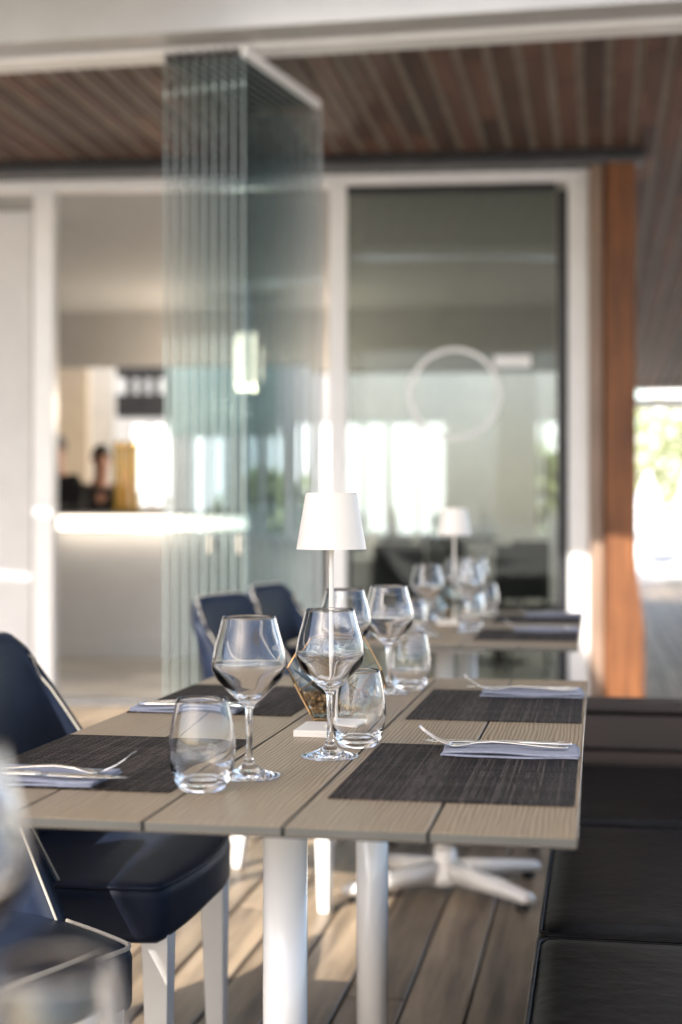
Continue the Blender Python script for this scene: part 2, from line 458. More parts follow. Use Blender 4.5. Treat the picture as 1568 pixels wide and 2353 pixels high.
link('jamb', wb(ux(122), ux(76), .0, .12, 0, 3.053, .006), M_white, facade)
link('sill', wb(.117, um0 - .002, .0, .10, .0, .06, .004), M_white, facade)
link('black_rebate', wb(.117, .18, .03, .09, .062, 3.01), M_black, facade)
link('black_rebate', wb(.182, um0 - .002, .03, .09, 3.01, 3.053), M_black, facade)
win = link('glass_pane', wb(.184, um0 - .004, .055, .065, .064, 3.009), M_bay, facade)
# ring and bar mark on the pane
uc, zc, rr = ux(1045, .05), hx(905, ux(1045, .05), .05), 103 * dep(ux(1045), 0) / 3267
bm = bmesh.new()
n = 64; rings = []
for i in range(n):
    a = 2 * math.pi * i / n; ca, sa = math.cos(a), math.sin(a)
    rings.append([bm.verts.new((uc + (rr + dr) * ca, vv, zc + (rr + dr) * sa)) for dr, vv in ((-.012, .050), (.012, .050), (.012, .053), (-.012, .053))])
for i in range(n):
    A, B = rings[i], rings[(i + 1) % n]
    for k in range(4): bm.faces.new((A[k], A[(k + 1) % 4], B[(k + 1) % 4], B[k]))
u0, u1 = ux(1220, .05), ux(1136, .05)
box(bm, u0, u1, .046, .049, hx(843, u0, .05), hx(816, u0, .05))
bmesh.ops.transform(bm, matrix=WM, verts=bm.verts)
link('ring_mark', bm_mesh(bm), M_white, facade)

# post at the corner
p0 = at(1385, 8.15, 0); p1 = at(1453, 8.15, 0)
wpost = (p1 - p0).length
post = tag(empty('timber_post', ((p0 + p1) / 2).to_tuple(), YAW), 'orange stained timber post with swollen foot at the corner of the glazed front', 'post')
bm = bmesh.new()
prev = None
for zz in [0, .3] + [.4 + .035 * q for q in range(15)] + [1.2, 2.2, 3.12]:
    ex = .046 * (1 - min(1, max(0, (zz - .4) / .5)) ** 1.3) if zz < .9 else 0
    ex = .046 * .5 * (1 + math.cos(math.pi * min(1, max(0, (zz - .4) / .5))))
    hw = wpost / 2
    ring = [bm.verts.new(c) for c in ((-hw, -.11, zz), (hw + ex, -.11, zz), (hw + ex, .11, zz), (-hw, .11, zz))]
    if prev:
        for k in range(4): bm.faces.new((prev[k], prev[(k + 1) % 4], ring[(k + 1) % 4], ring[k]))
    else: bm.faces.new(ring)
    prev = ring
bm.faces.new(prev)
bmesh.ops.bevel(bm, geom=[e for e in bm.edges if abs(e.verts[0].co.z - e.verts[1].co.z) > .05], offset=.012, segments=3, affect='EDGES')
sh_ = link('shaft', bm_mesh(bm), M_post, post)
q0 = at(1357, 8.2, 0) ; q1 = at(1382, 8.2, 0)
strip = link('side_board', boxmesh('sb', -wpost / 2 - .07, -wpost / 2 - .006, -.05, .06, 0, 3.12, .004), M_poststrip, post)

# ---- the room behind
RU1 = 6.4; RV = 8.2; RH = 3.05
RX = -.74                               # the room widens to here at its far end
def prism(pts, z0, z1, m):
    bm = bmesh.new(); lo = [bm.verts.new(WM @ Vector((u, v, z0))) for u, v in pts]; hi = [bm.verts.new(WM @ Vector((u, v, z1))) for u, v in pts]
    bm.faces.new(lo); bm.faces.new(hi)
    for k in range(len(pts)): bm.faces.new((lo[k], lo[(k + 1) % len(pts)], hi[(k + 1) % len(pts)], hi[k]))
    return bm_mesh(bm)
struct(link('room_floor', prism(((.02, .105), (RU1, .105), (RU1, RV), (RX, RV)), -.05, .012, 0), M_floor_in))
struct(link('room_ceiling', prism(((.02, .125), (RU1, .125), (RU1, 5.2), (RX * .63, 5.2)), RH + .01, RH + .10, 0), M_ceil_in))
struct(link('added_skylight', prism(((RX * .63, 5.202), (RU1, 5.202), (RU1, RV + .15), (RX, RV + .15)), RH + .16, RH + .162, 0), M_milky))  # added over the far end of the room to brighten it
thr = struct(link('threshold', wb(um1 + .003, ux(122) - .003, -.06, .098, 0.001, .03), M_gutter))
# far wall with window openings (built as piers and bands round real openings)
vf = RV
def uf(px): return ux(px, vf)
wins = [(1200, 1242), (1252, 1292), (900, 955), (965, 1020), (785, 830), (840, 886), (680, 716), (724, 760), (560, 600), (610, 650), (480, 520), (440, 475), (345, 390), (300, 340)]
wins = sorted([(uf(b), uf(a)) for a, b in wins])
zt, zb_ = hx(972, 2, vf), .95
far = struct(empty('far_wall', (0, 0, 0)))
edges = [RX] + [c for w_ in wins for c in w_] + [RU1]
for i in range(0, len(edges), 2):
    link('pier', wb(edges[i], edges[i + 1], vf, vf + .15, 0, zt), M_wall, far)
link('wall_band', wb(RX, RU1, vf, vf + .15, zt + .001, RH + .155), M_wall, far)
for a, b in wins:
    link('wall_apron', wb(a + .001, b - .001, vf, vf + .15, 0, zb_), M_wall, far)
    link('window_pane', wb(a + .001, b - .001, vf + .07, vf + .08, zb_ + .001, zt - .001), M_clear, far)
struct(link('right_wall', prism(((.0, .125), (.04, .125), (RX + .04, RV - .01), (RX, RV - .01)), .013, RH + .15, 0), M_wall))
# dark ceiling bulkhead and pale wall panels seen through the bay
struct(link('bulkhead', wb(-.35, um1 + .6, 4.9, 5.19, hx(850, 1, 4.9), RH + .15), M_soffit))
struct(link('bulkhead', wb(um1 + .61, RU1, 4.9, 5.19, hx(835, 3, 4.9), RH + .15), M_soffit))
tag(link('partition', wb(ux(1235, 6.3), ux(1140, 6.3), 6.3, 6.4, 0.012, hx(845, 1, 6.3)), M_white), 'pale upright partition behind the ring mark in the bay window', 'partition')
tag(link('partition', wb(ux(970, 7.2), ux(800, 7.2), 7.2, 7.25, hx(955, 1.5, 7.2), hx(858, 1.5, 7.2)), M_white), 'long white board across the inside of the bay, above the bright windows', 'board')
# left: white wall panel by the opening, warm wall, grey wall
tag(link('wall_panel', wb(ux(72, .5), RU1, .5, .62, .012, RH), M_panel), 'broad white wall panel at the left edge of the picture', 'wall panel')
vw = 6.0
tag(link('warm_wall', wb(ux(200, vw), ux(100, vw), vw, vw + .15, .012, RH), M_wallwarm), 'cream lit wall behind the two people at the bar', 'wall')
tag(link('grey_wall', wb(ux(262, vw + .4), ux(203, vw + .4), vw + .4, vw + .5, .012, RH), M_wall), 'narrow grey wall between the cream wall and the bright windows', 'wall')
# dark wall cabinet
vc = 6.9
cab = tag(empty('wall_cabinet', (0, 0, 0)), 'dark hanging wall cabinet over the bar windows', 'cabinet')
ua, ub = ux(378, vc), ux(264, vc)
link('carcass', wb(ua, ub, vc, vc + .3, hx(955, ua, vc), hx(905, ua, vc)), M_dark, cab)
link('shelf', wb(ua, ub, vc, vc + .3, hx(862, ua, vc), hx(840, ua, vc)), M_dark, cab)
link('side_panel', wb(ua - .03, ua - .002, vc, vc + .3, hx(955, ua, vc), hx(840, ua, vc)), M_dark, cab)
for k in range(3):
    uu = ua + (ub - ua) * (k + 1) / 4
    link('divider', wb(uu - .012, uu + .012, vc + .02, vc + .28, hx(904, ua, vc), hx(863, ua, vc)), M_dark, cab)
# pale teal panel seen through the glass stack
vt = 7.0
tp = tag(empty('wall_screen', (0, 0, 0)), 'pale teal rectangular board hanging behind the folded glass panels', 'board')
ua, ub = ux(640, vt), ux(388, vt)
link('board_face', wb(ua, ub, vt, vt + .04, hx(1000, ua, vt), hx(812, ua, vt)), M_screen, tp)
link('board_rim', wb(ua - .02, ub + .02, vt + .041, vt + .06, hx(1003, ua, vt), hx(809, ua, vt)), M_white, tp)
# pendant lamp, lit
pv = 4.2; pu = ux(570, pv)
pp = O + D * pu + N * pv
pend = tag(empty('pendant_lamp', (pp.x, pp.y, 0)), 'lit warm pendant lamp hanging above the right end of the bar', 'lamp')
zt_, zb2 = hx(765, pu, pv), hx(895, pu, pv)
bm = bmesh.new(); lathe(bm, [(0, zt_), (.09, zt_ - .01), (.12, zt_ - .15), (.12, zb2 + .1), (.09, zb2), (0, zb2)], 24)
link('shade', bm_mesh(bm), M_pend, pend, True)
bm = bmesh.new(); tube(bm, [(0, 0, zt_), (0, 0, RH)], .006, 6); link('cord', bm_mesh(bm), M_black, pend)
# bar
bv = 2.75
ua, ub = ux(575, bv), ux(126, bv)
bar = tag(empty('bar_counter', (0, 0, 0)), 'grey fronted bar counter with a glowing strip under its top', 'bar counter')
ht = hx(1176, ub, bv)
link('front_panel', wb(ua, ub, bv + .06, bv + .12, .15, ht - .15), M_white, bar)
link('countertop', wb(ua - .03, ub + .03, bv - .02, bv + .75, ht - .03, ht, .004), M_soffit, bar)
link('light_strip', wb(ua, ub, bv, bv + .05, ht - .135, ht - .032), M_led, bar)
link('plinth', wb(ua, ub, bv + .02, bv + .11, .013, .148), M_white, bar)
def lamp_light(kind, name, loc, power, col, par, rot=None, size=None, size_y=None):
    ld = bpy.data.lights.new(name, kind); ld.energy = power; ld.color = col
    if kind == 'AREA': ld.shape = 'RECTANGLE'; ld.size = size; ld.size_y = size_y
    else: ld.shadow_soft_size = size
    lo_ = bpy.data.objects.new(name, ld); COL.objects.link(lo_); lo_.location = loc; lo_.parent = par
    if rot: lo_.rotation_euler = rot
lc = O + D * ((ua + ub) / 2) + N * (bv - .045)
lamp_light('AREA', 'strip_light', (lc.x, lc.y, ht - .09), .7, (1, .86, .70), bar, (R(60), 0, RW + math.pi), ub - ua, .04)
lamp_light('POINT', 'pendant_light', (0, 0, zb2 - .16), 42, (1, .84, .66), pend, None, .12)
link('end_panel', wb(ua, ua + .06, bv + .125, bv + .7, .013, ht - .032), M_wall, bar)
# beer tower
tv = bv + .25; tu = ux(290, tv); tpos = O + D * tu + N * tv
tower = tag(empty('beer_tower', (tpos.x, tpos.y, ht + .001), RW), 'shiny golden beer tap tower standing on the bar', 'beer tap')
for dx in (-.07, 0, .07):
    bm = bmesh.new(); lathe(bm, [(0, 0), (.045, 0), (.045, .02), (.030, .05), (.030, .50), (.034, .53), (.02, .57), (0, .58)], 20, dx, 0)
    link('column', bm_mesh(bm), M_gold, tower, True)
    bm = bmesh.new(); tube(bm, [(dx, -.03, .42), (dx, -.09, .42), (dx, -.10, .36)], .009, 8); link('spout', bm_mesh(bm), M_gold, tower, True)
    bm = bmesh.new(); tube(bm, [(dx, -.07, .43), (dx, -.075, .56)], .01, 8, radii=[.006, .013]); link('tap_handle', bm_mesh(bm), M_black, tower, True)
# round glass jars on the bar
bm = bmesh.new()
tag(link('added_white_wall', boxmesh('gw', -16, .15, 25.5, 25.7, -.16, 3.6), M_white), 'white wall added in the sun so the far windows look bright', 'wall')  # wall added to fill the far windows with brightness
bm.free()
for k, (px, r_, lab) in enumerate(((332, .07, 'round clear glass jar next to the golden beer tap'), (366, .085, 'larger round clear glass jar on the bar beside the glass stack'))):
    u_ = ux(px, tv); p_ = O + D * u_ + N * tv
    bm = bmesh.new(); lathe(bm, [(0, 0), (r_ * .6, 0), (r_, r_ * .8), (r_ * .9, r_ * 1.5), (r_ * .55, r_ * 2.1), (r_ * .6, r_ * 2.3), (r_ * .55, r_ * 2.3), (r_ * .5, r_ * 2.1), (r_ * .85, r_ * 1.5), (r_ * .95, r_ * .8), (r_ * .55, .01), (0, .01)], 28)
    tag(link('jar', bm_mesh(bm), M_glass, None, True, (p_.x, p_.y, ht + .001)), lab, 'jar')

# people behind the bar
def person(name_loc, rz, hgt, label, bend=0.0):
    k = hgt / 1.8
    root = tag(empty('person', name_loc, rz), label, 'person')
    def skinned(name, verts, edges, radii, m, rootv=0, lev=2):
        me = bpy.data.meshes.new(name); me.from_pydata([Vector(v) * k for v in verts], edges, []); me.materials.append(m)
        o = bpy.data.objects.new(name, me); COL.objects.link(o); o.parent = root
        sm = o.modifiers.new('skin', 'SKIN'); sm.use_smooth_shade = True
        if not me.skin_vertices: me.skin_vertices.new()
        for sv, r_ in zip(me.skin_vertices[0].data, radii):
            sv.radius = (r_[0] * k, r_[1] * k) if isinstance(r_, tuple) else (r_ * k, r_ * k); sv.use_root = False
        me.skin_vertices[0].data[rootv].use_root = True
        ss = o.modifiers.new('sub', 'SUBSURF'); ss.levels = lev; ss.render_levels = lev
        return o
    b = bend
    # x = right of the body, -y = front
    V = [(0, 0, .95), (0, -.02 * b, 1.12), (0, -.10 * b, 1.32), (0, -.16 * b, 1.47), (0, -.20 * b, 1.55), (0, -.23 * b, 1.66), (0, -.25 * b, 1.76)]
    E = [(i, i + 1) for i in range(6)]; Rr = [(.15, .11), (.14, .10), (.17, .11), (.10, .08), .055, (.08, .10), (.065, .085)]
    for s in (-1, 1):
        i0 = len(V)
        V += [(s * .17, -.14 * b, 1.42), (s * .22, -.10 - .1 * b, 1.17), (s * .13, -.34 - .1 * b, 1.18), (s * .10, -.42 - .1 * b, 1.19)]
        E += [(2, i0), (i0, i0 + 1), (i0 + 1, i0 + 2), (i0 + 2, i0 + 3)]; Rr += [.06, .046, .03, (.035, .02)]
        j = i0 + 3
        for f in range(5):
            q = len(V); bx = s * (.10 + (f - 2) * .017) if f else s * .055
            V += [(bx, -.455 - .1 * b - (0 if f else -.03), 1.185), (bx, -.485 - .1 * b - (0 if f else -.02) + .004 * abs(f - 2), 1.168)]
            E += [(j, q), (q, q + 1)]; Rr += [.009, .007]
        l0 = len(V)
        V += [(s * .09, 0, .88), (s * .10, -.02, .50), (s * .10, 0, .09), (s * .11, -.14, .04)]
        E += [(0, l0), (l0, l0 + 1), (l0 + 1, l0 + 2), (l0 + 2, l0 + 3)]; Rr += [.085, .058, .04, (.04, .03)]
    skinned('body', V, E, Rr, M_skin)
    V = [(0, 0, .90), (0, -.02 * b, 1.12), (0, -.10 * b, 1.32), (0, -.155 * b, 1.45)]; E = [(0, 1), (1, 2), (2, 3)]; Rr = [(.185, .145), (.185, .14), (.21, .15), (.115, .10)]
    for s in (-1, 1):
        i0 = len(V); V += [(s * .175, -.14 * b, 1.42), (s * .222, -.10 - .1 * b, 1.17), (s * .16, -.26 - .1 * b, 1.177)]
        E += [(2, i0), (i0, i0 + 1), (i0 + 1, i0 + 2)]; Rr += [.09, .075, .055]
    skinned('shirt', V, E, Rr, M_cloth)
    V = [(0, 0, .93)]; E = []; Rr = [(.16, .12)]
    for s in (-1, 1):
        i0 = len(V); V += [(s * .09, 0, .86), (s * .10, -.02, .50), (s * .10, 0, .12)]
        E += [(0, i0), (i0, i0 + 1), (i0 + 1, i0 + 2)]; Rr += [.10, .075, .06]
    skinned('trousers', V, E, Rr, M_cloth)
    bm = bmesh.new(); bmesh.ops.create_uvsphere(bm, u_segments=20, v_segments=14, radius=1)
    for v in bm.verts: v.co = Vector((v.co.x * .086, v.co.y * .105 + .018 - .235 * b, v.co.z * .10 + 1.745 - max(0, -v.co.y) * -.03)) * k
    bmesh.ops.delete(bm, geom=[v for v in bm.verts if v.co.y < (-.235 * b - .03) * k and v.co.z < 1.76 * k], context='VERTS')
    link('hair', bm_mesh(bm), M_hair, root, True)
    bm = bmesh.new()
    hy = -.24 * b
    lathe(bm, [(0, -.02), (.014, -.01), (.009, .025), (0, .03)], 8, 0, 0, M=Matrix.Translation(Vector((0, hy - .105, 1.69)) * k))
    link('nose', bm_mesh(bm), M_skin, root, True)
    for s in (-1, 1):
        bm = bmesh.new(); bmesh.ops.create_uvsphere(bm, u_segments=8, v_segments=6, radius=.009 * k)
        link('eye', bm_mesh(bm), M_dark, root, True, Vector((s * .032, hy - .093, 1.715)) * k)
        bm = bmesh.new(); bmesh.ops.create_uvsphere(bm, u_segments=8, v_segments=6, radius=.025 * k)
        for v in bm.verts: v.co.x *= .4
        link('ear', bm_mesh(bm), M_skin, root, True, Vector((s * .086, hy + .0, 1.70)) * k)
    bm = bmesh.new(); box(bm, -.022, .022, -.004, .004, -.004, .004); bevel(bm, .002)
    link('mouth', bm_mesh(bm), plain('lips', (.3, .1, .08), .5) if 'lips' not in MATS else MATS['lips'], root, False, Vector((0, hy - .095, 1.652)) * k)
    return root
pv_ = bv + 1.25
for px, hh, lab, rz, bd in ((148, 1.80, 'person in black working behind the bar, by the white jamb', RW + 2.6, .5), (222, 1.70, 'dark haired person in black leaning over the bar next to the golden tap', RW + 3.6, .9)):
    u_ = ux(px, pv_); p_ = O + D * u_ + N * pv_
    person((p_.x, p_.y, .013), rz, hh, lab, bd)

# inside: small round tables and dark chairs behind the bay window
def in_table(px, v, label):
    p = O + D * ux(px, v) + N * v
    t = tag(empty('cafe_table', (p.x, p.y, .013)), label, 'table', 'tables inside the bar')
    bm = bmesh.new(); lathe(bm, [(0, .72), (.36, .72), (.37, .735), (.36, .75), (0, .75)], 32); link('tabletop', bm_mesh(bm), M_white, t, True)
    bm = bmesh.new(); lathe(bm, [(0, .0), (.2, 0), (.2, .015), (.03, .03), (.03, .719), (0, .719)], 20); link('pedestal', bm_mesh(bm), M_dark, t, True)
def in_chair(px, v, rz, label):
    p = O + D * ux(px, v) + N * v
    t = tag(empty('side_chair', (p.x, p.y, .013), rz), label, 'chair', 'dark chairs inside the bar')
    link('seat', boxmesh('s', -.21, .21, -.21, .21, .42, .47, .015), M_dark, t)
    bm = bmesh.new(); box(bm, -.21, .21, .17, .21, .5, .9); bevel(bm, .015); link('backrest', bm_mesh(bm), M_dark, t)
    for sx in (-1, 1):
        for sy in (-1, 1):
            bm = bmesh.new(); tube(bm, [(sx * .17, sy * .17, .42), (sx * .20, sy * .20, 0)], .014, 6); link('leg', bm_mesh(bm), M_dark, t)
        bm = bmesh.new(); box(bm, sx * .18 - .012, sx * .18 + .012, .18, .2, .47, .52); link('upright', bm_mesh(bm), M_dark, t)
in_table(1150, 2.6, 'white round table inside the bay window, nearest the right jamb')
in_table(960, 3.6, 'white round table inside, behind the second lamp')
in_table(860, 5.2, 'white round table deep inside, left of the second lamp')
def vase(px, v, h0, r_, lab):  # vases added as bright spots in the dim interior
    p = O + D * ux(px, v) + N * v
    bm = bmesh.new(); lathe(bm, [(0, 0), (r_ * .5, 0), (r_, r_ * .9), (r_ * .8, r_ * 1.7), (r_ * .35, r_ * 2.3), (r_ * .45, r_ * 2.7), (r_ * .3, r_ * 2.68), (.0, r_ * 2.2)], 20)
    tag(link('vase', bm_mesh(bm), M_white, None, True, (p.x, p.y, h0)), lab, 'vase', 'white vases inside')
for px, v, h0, r_, lab in ((1150, 2.6, .765, .07, 'white vase added as a bright spot on the inside table nearest the right jamb'), (960, 3.6, .765, .08, 'white vase added as a bright spot on the inside table behind the second lamp'), (860, 5.2, .765, .09, 'white vase added as a bright spot on the inside table deepest in the room')): vase(px, v, h0, r_, lab)
t_ = tag(empty('sideboard', (0, 0, 0)), 'long dark sideboard with doors against the far inner wall', 'sideboard')
link('carcass', wb(.3, um1 + .5, RV - .55, RV - .06, .1, .92, .01), M_dark, t_)
for k in range(6):
    link('door', wb(.33 + k * .62, .33 + k * .62 + .58, RV - .572, RV - .552, .13, .88, .004), M_soffit, t_)
link('plinth', wb(.35, um1 + .45, RV - .5, RV - .1, .013, .098), M_black, t_)
for k, px in enumerate((835, 905, 1000, 1090, 1180, 1270)):
    u_ = ux(px, RV - .3); p = O + D * u_ + N * (RV - .3)
    bm = bmesh.new(); lathe(bm, [(0, 0), (.05, 0), (.055, .02), (.055, .2), (.02, .27), (.02, .34), (0, .34)], 16)
    tag(link('bottle', bm_mesh(bm), (M_glass, M_white)[k % 2], None, True, (p.x, p.y, .9205)), '%s bottle on the dark sideboard, %s of six from the left' % (('clear', 'white')[k % 2], ('first', 'second', 'third', 'fourth', 'fifth', 'last')[k]), 'bottle', 'bottles on the sideboard')
for a in ((1215, 2.0, .3, 'dark chair inside the bay window close to the right jamb'), (1060, 2.5, 2.0, 'dark chair inside, behind the wine glasses of the far table'),
          (900, 3.0, 3.6, 'dark chair inside between the middle jamb and the second lamp'), (1010, 4.4, 0, 'dark chair deep inside behind the second lamp'),
          (1190, 4.8, -.6, 'dark chair deep inside under the white partition'), (820, 4.0, 1.2, 'dark chair inside, just right of the middle jamb')): in_chair(*a)

# ================================================================== FOLDED GLASS PANEL STACK
s0 = at(381, 6.14, 0); s1 = at(559, 6.055, 0); e1 = at(733, 6.84, 0)
pd = (e1 - s1); PL = pd.length; pa = math.atan2(pd.y, pd.x)
def panel_parts(root, lock):
    link('glass_pane', PM['pane'], M_pane, root)
    link('top_rail', PM['rail' if lock == NP - 1 else 'shaded_rail'], M_white if lock == NP - 1 else M_gutter, root, loc=(0, 0, 3.07))  # all rails are alike; shade on the others is put into their colour
    link('bottom_rail', PM['rail'], M_white, root, loc=(0, 0, .012))
    link('pane_edge', PM['edge'], M_gedge, root)
    link('end_profile', PM['prof'], M_beam, root)
PM = {'prof': boxmesh('prof', PL - .0035, PL + .012, -.009, .009, .056, 3.064, .002), 'pane': boxmesh('pane', .004, PL - .004, -.005, .005, .055, 3.065), 'rail': boxmesh('rail', 0, PL, -.013, .013, 0, .04, .003), 'shaded_rail': boxmesh('rail', 0, PL, -.009, .009, 0, .04, .003), 'edge': boxmesh('edge', 0, .0035, -.004, .004, .056, 3.064)}
NP = 9
ords = ['leftmost', 'second', 'third', 'fourth', 'middle, fifth', 'sixth', 'seventh', 'eighth', 'rightmost']
for i in range(NP):
    p = s0.lerp(s1, i / (NP - 1))
    lab = ('%s green glass panel of the folded stack, counted from its left' % ords[i]) if 0 < i < NP - 1 else ('%s green glass panel of the folded stack' % ords[i])
    if i == NP - 1: lab = 'rightmost green glass panel of the folded stack, with its white top rail showing'
    g_ = tag(empty('glass_panel', (p.x, p.y, 0), pa), lab, 'glass panel', 'folded glass panels')
    panel_parts(g_, i)
    if i in (4, 7):
        lk = link('lock', boxmesh('lock', .02, .10, -.02, -.006, .945, 1.025, .004), M_pipe, g_)
        link('lock_knob', boxmesh('lk', .045, .075, -.028, -.0205, .978, .995, .002), M_black, lk)

# ================================================================== TABLES
TW, TL, TH = .79, 1.495, .011
bw = TW / 5
BM_board = boxmesh('board', -bw / 2 + .0017, bw / 2 - .0017, -TL / 2, TL / 2, -TH, 0, .0008, 1); BM_board.materials.append(M_top); BM_board.materials.append(M_edge)
for p_ in BM_board.polygons:
    if abs(p_.normal.z) < .5: p_.material_index = 1
def table(x, y, label):
    t = tag(empty('dining_table', (x, y, 0)), label, 'table', 'dining tables in a row')
    for k in range(5): link('board', BM_board, None, t, loc=((k - 2) * bw, 0, .75))
    link('underframe', boxmesh('uf', -TW / 2 + .003, TW / 2 - .003, -TL / 2 + .003, TL / 2 - .003, .7370, .7388), M_black, t)
    for yy in (-.3775, .3725):
        bm = bmesh.new(); lathe(bm, [(0, .045), (.03, .045), (.03, .70), (.0, .70)], 40); pl = link('pole', bm_mesh(bm), M_pole, t, True, (0, yy, 0))
        for p_ in pl.data.polygons: p_.use_smooth = abs(p_.normal.z) < .5
        link('mounting_plate', boxmesh('mp', -.12, .12, yy - .05, yy + .05, .701, .7365, .004), M_white, t)
        bm = bmesh.new(); lathe(bm, [(0, .02), (.052, .02), (.05, .045), (.034, .085), (.031, .12), (0, .12)], 32); hb = link('hub', bm_mesh(bm), M_pole, t, True, (0, yy, 0))
        for a in (38, 142, 218, 322):
            bm = bmesh.new(); A = Matrix.Rotation(R(a), 4, 'Z')
            pr = None
            for d_, hw, z0, z1 in ((.03, .028, .03, .085), (.16, .026, .028, .072), (.32, .022, .022, .050), (.335, .018, .024, .044)):
                rg = [bm.verts.new(A @ Vector(c)) for c in ((d_, -hw, z0), (d_, hw, z0), (d_, hw * .8, z1), (d_, -hw * .8, z1))]
                if pr:
                    for k in range(4): bm.faces.new((pr[k], pr[(k + 1) % 4], rg[(k + 1) % 4], rg[k]))
                else: bm.faces.new(rg)
                pr = rg
            bm.faces.new(pr)
            bmesh.ops.bevel(bm, geom=bm.edges[:], offset=.004, segments=2, affect='EDGES')
            ft = link('foot_arm', bm_mesh(bm), M_pole, t, True, (0, yy, 0))
            bm = bmesh.new(); c = A @ Vector((.30, 0, 0)); lathe(bm, [(0, 0), (.018, 0), (.018, .022), (0, .022)], 14, c.x, c.y); link('glide', bm_mesh(bm), M_black_rubber, ft)
    return t
T1 = (-.415, 2.2525); T2 = (-.445, 4.5575); T0 = (-.430, .115)
table(*T1, 'wood-look dining table in focus, with the white lamp and terrarium on it')
table(*T2, 'wood-look dining table beyond, standing in front of the bay window')
table(*T0, 'dining table at the bottom left corner, almost out of the picture')

# ---- place settings
MATM = boxmesh('mat', -.145, .145, -.2125, .2125, 0, .0016, 0)
def napkin_mesh(seed):
    rnd = random.Random(seed); bm = bmesh.new()
    ph = [rnd.uniform(0, 6) for _ in range(6)]
    nx, ny = 40, 14
    for layer, (z0, th, inset) in enumerate(((.0, .0024, 0), (.0030, .0026, .0035))):
        def P(i, j, top):
            x = -.095 + .19 * i / nx; y = -.052 + .104 * j / ny
            y += .003 * math.sin(x * 22 + ph[layer]) + .0012 * math.sin(x * 75 + ph[layer + 2])
            x += .003 * math.sin(y * 30 + ph[layer + 3])
            k = abs(2 * j / ny - 1)
            wv = .0017 * (1 + math.sin(x * 34 + ph[layer + 1])) * (.35 + .65 * k) * (1 if layer else .25)
            return Vector((x * (1 - inset), y * (1 - inset * 8), z0 + wv + (th if top else 0)))
        G = [[[bm.verts.new(P(i, j, t)) for i in range(nx + 1)] for j in range(ny + 1)] for t in (0, 1)]
        for t in (0, 1):
            for j in range(ny):
                for i in range(nx): bm.faces.new((G[t][j][i], G[t][j][i + 1], G[t][j + 1][i + 1], G[t][j + 1][i]))
        for i in range(nx):
            for j in (0, ny): bm.faces.new((G[0][j][i], G[0][j][i + 1], G[1][j][i + 1], G[1][j][i]))
        for j in range(ny):
            for i in (0, nx): bm.faces.new((G[0][j][i], G[0][j + 1][i], G[1][j + 1][i], G[1][j][i]))
    return bm_mesh(bm)
NAPS = [napkin_mesh(s) for s in range(4)]
for nm in NAPS: nm.materials.append(M_napkin)
def ribbon(bm, st, n=10):
    """stations (x, z, halfwidth, thickness) -> closed rounded bar along x"""
    pr = None
    for x, z, hw, th in st:
        rg = []
        for i in range(n):
            a = 2 * math.pi * i / n; c, s = math.cos(a), math.sin(a)
            rg.append(bm.verts.new((x, hw * math.copysign(abs(c) ** .7, c), z + th / 2 * math.copysign(abs(s) ** .7, s))))
        if pr:
            for i in range(n): bm.faces.new((pr[i], pr[(i + 1) % n], rg[(i + 1) % n], rg[i]))
        else: bm.faces.new(rg)
        pr = rg
    bm.faces.new(pr)
def fork_meshes():
    L = [(0.10, .0035, .0015, .0015), (.097, .0038, .0065, .003), (.08, .0042, .0085, .0032), (.05, .0062, .0062, .003), (.02, .0085, .0038, .0034), (-.005, .0095, .003, .0036), (-.03, .0075, .0035, .0034), (-.042, .0048, .0065, .003), (-.054, .0035, .011, .0024), (-.066, .0042, .0118, .0022)]
    bm = bmesh.new(); ribbon(bm, L); h = bm_mesh(bm)
    bm = bmesh.new()
    for k in range(4):
        y0 = (k - 1.5) * .0062
        b2 = bmesh.new()
        st = [(-.064, .0042, .0024, .0022), (-.075, .0075, .0021, .0021), (-.088, .0135, .0019, .0019), (-.100, .0215, .0016, .0017), (-.110, .030, .0009, .0012)]
        pr = None
        for x, z, hw, th in st:
            rg = [bm.verts.new((x, y0 * (1 - (x + .064) * -1.5) + c * hw, z + s * th / 2)) for c, s in ((1, 0), (.6, 1), (-.6, 1), (-1, 0), (-.6, -1), (.6, -1))]
            if pr:
                for i in range(6): bm.faces.new((pr[i], pr[(i + 1) % 6], rg[(i + 1) % 6], rg[i]))
            else: bm.faces.new(rg)
            pr = rg
        bm.faces.new(pr); b2.free()
    return h, bm_mesh(bm)
FH, FT = fork_meshes()
def knife_meshes():
    bm = bmesh.new(); ribbon(bm, [(.105, .004, .002, .002), (.102, .004, .0065, .005), (.085, .0045, .0085, .006), (.05, .005, .0075, .006), (.01, .005, .0058, .0055), (-.0, .005, .005, .005)]); h = bm_mesh(bm)
    bm = bmesh.new(); ribbon(bm, [(.0, .005, .005, .004), (-.012, .0048, .009, .0022), (-.06, .0045, .0098, .0016), (-.095, .0043, .0085, .0012), (-.112, .0042, .003, .0008)]); b = bm_mesh(bm)
    return h, b
KH, KB = knife_meshes()
for m_ in (FH, FT, KH, KB): m_.materials.append(M_steel)
